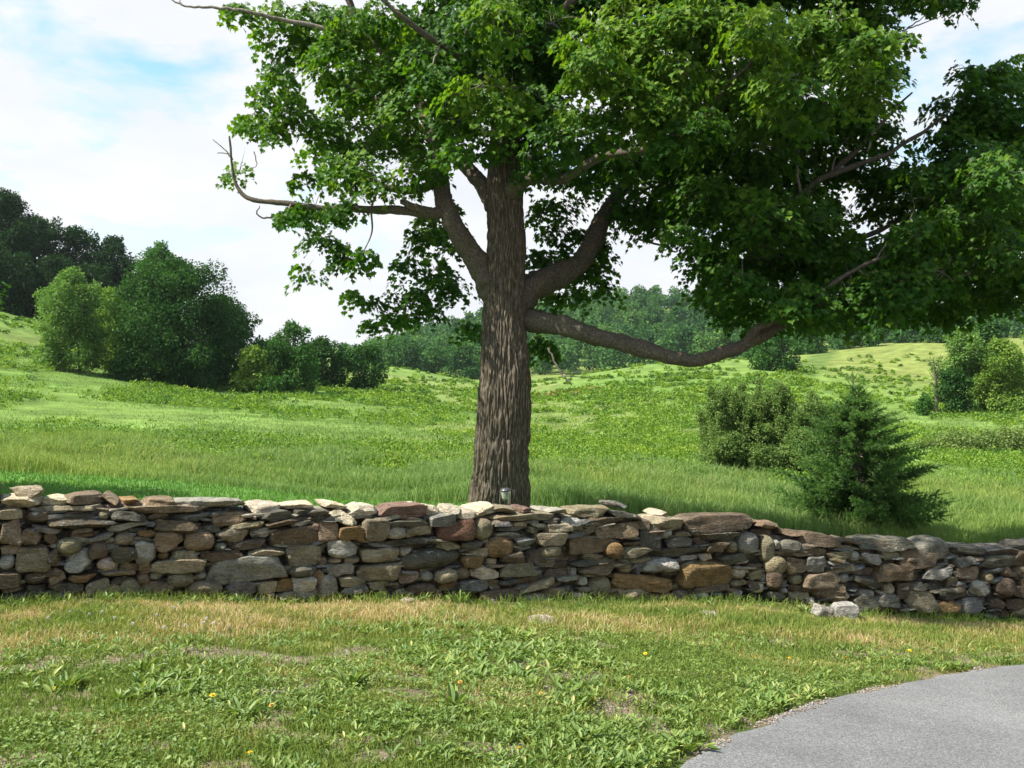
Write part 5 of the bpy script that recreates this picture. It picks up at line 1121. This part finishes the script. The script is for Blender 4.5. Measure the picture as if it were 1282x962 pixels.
# ------------------------------------------------------------------ light, sky, camera
sun_dir = Vector((SD[0] * math.cos(EL), SD[1] * math.cos(EL), math.sin(EL)))
ld = bpy.data.lights.new('sun', 'SUN'); ld.energy = 5.0; ld.angle = math.radians(.53); ld.color = (1, .95, .87)
lo = bpy.data.objects.new('sun', ld); C.objects.link(lo); lo.rotation_euler = (-sun_dir).to_track_quat('-Z', 'Y').to_euler()
def build_world():
    w = bpy.data.worlds.new('World'); bpy.context.scene.world = w; w.use_nodes = True
    t = w.node_tree; t.nodes.clear(); N = lambda k, **a: t.nodes.new(k); Lk = t.links.new
    out = N('ShaderNodeOutputWorld'); bg = N('ShaderNodeBackground'); bg.inputs['Strength'].default_value = .1
    sky = N('ShaderNodeTexSky'); sky.sky_type = 'NISHITA'; sky.sun_disc = False; sky.sun_elevation = EL; sky.sun_rotation = math.atan2(sun_dir.x, sun_dir.y)
    tc = N('ShaderNodeTexCoord'); sep = N('ShaderNodeSeparateXYZ'); Lk(tc.outputs['Generated'], sep.inputs[0])
    def mth(op, a, b):
        n = N('ShaderNodeMath'); n.operation = op
        for i, v in enumerate((a, b)):
            if isinstance(v, (int, float)): n.inputs[i].default_value = v
            else: Lk(v, n.inputs[i])
        return n.outputs[0]
    zc = mth('ADD', mth('MAXIMUM', sep.outputs[2], 0.0), .22)
    cmb = N('ShaderNodeCombineXYZ'); Lk(mth('DIVIDE', sep.outputs[0], zc), cmb.inputs[0]); Lk(mth('DIVIDE', sep.outputs[1], zc), cmb.inputs[1]); cmb.inputs[2].default_value = SKYSEED
    def noise(sc, det, rg, dist=0):
        n = N('ShaderNodeTexNoise'); n.inputs['Scale'].default_value = sc; n.inputs['Detail'].default_value = det; n.inputs['Roughness'].default_value = rg; n.inputs['Distortion'].default_value = dist; Lk(cmb.outputs[0], n.inputs['Vector']); return n.outputs['Fac']
    def ramp(f, st):
        n = N('ShaderNodeValToRGB'); e = n.color_ramp.elements
        while len(e) < len(st): e.new(.5)
        for x, (p, c) in zip(e, st): x.position = p; x.color = (*c, 1) if hasattr(c, '__len__') else (c, c, c, 1)
        Lk(f, n.inputs[0]); return n.outputs[0]
    cov0 = ramp(noise(2.3, 8, .6, .35), [(.295, 0), (.47, 1)]); high = ramp(sep.outputs[2], [(.42, 1), (.62, .12)])
    cov = mth('MULTIPLY', cov0, high)
    low = ramp(sep.outputs[2], [(.1, 1), (.33, 0)])                       # solid cloud towards the horizon
    mx = N('ShaderNodeMath'); mx.operation = 'MAXIMUM'; Lk(cov, mx.inputs[0]); Lk(low, mx.inputs[1])
    tone = ramp(noise(2.6, 6, .6), [(.32, (4.1, 4.25, 4.5)), (.6, (4.7, 4.72, 4.78))])
    mix = N('ShaderNodeMix'); mix.data_type = 'RGBA'; Lk(mx.outputs[0], mix.inputs[0]); Lk(tone, mix.inputs[7])
    gain = N('ShaderNodeMix'); gain.data_type = 'RGBA'; gain.blend_type = 'MULTIPLY'; gain.inputs[0].default_value = 1; Lk(sky.outputs[0], gain.inputs[6]); gain.inputs[7].default_value = (.9, 1.3, 1.25, 1); Lk(gain.outputs[2], mix.inputs[6])
    Lk(mix.outputs[2], bg.inputs['Color']); Lk(bg.outputs[0], out.inputs['Surface'])
SKYSEED = 25.5
def build_haze():
    x, y0, y1, z0, z1 = 1400, -60, 1580, -60, 230
    V = [(-x, y0, z0), (x, y0, z0), (x, y1, z0), (-x, y1, z0), (-x, y0, z1), (x, y0, z1), (x, y1, z1), (-x, y1, z1)]
    me = mesh('haze', V, np.array([(3, 2, 1, 0), (4, 5, 6, 7), (0, 1, 5, 4), (1, 2, 6, 5), (2, 3, 7, 6), (3, 0, 4, 7)]))
    t = NT('haze_air'); v = t.n('ShaderNodeVolumePrincipled'); v.inputs['Color'].default_value = (.86, .92, 1, 1); v.inputs['Density'].default_value = .0001; v.inputs['Anisotropy'].default_value = .3
    t.l(v.outputs[0], t.out.inputs['Volume']); tag(link('haze', me, t.m), kind='stuff')
build_haze()
build_world()
cd = bpy.data.cameras.new('camera'); cd.sensor_width = 36; cd.lens = F / 1282 * 36; cd.clip_end = 5000; cd.clip_start = .05
co = bpy.data.objects.new('camera', cd); C.objects.link(co); co.location = CAM; co.rotation_euler = (PI / 2 + PITCH, 0, 0)
sc = bpy.context.scene; sc.camera = co
sc.view_settings.view_transform = 'Standard'; sc.view_settings.look = 'None'; sc.view_settings.gamma = 1; sc.view_settings.exposure = 1.12
sc.view_settings.use_curve_mapping = False
sc.cycles.max_bounces = 6; sc.cycles.diffuse_bounces = 3; sc.cycles.glossy_bounces = 2; sc.cycles.transmission_bounces = 4; sc.cycles.use_denoising = True
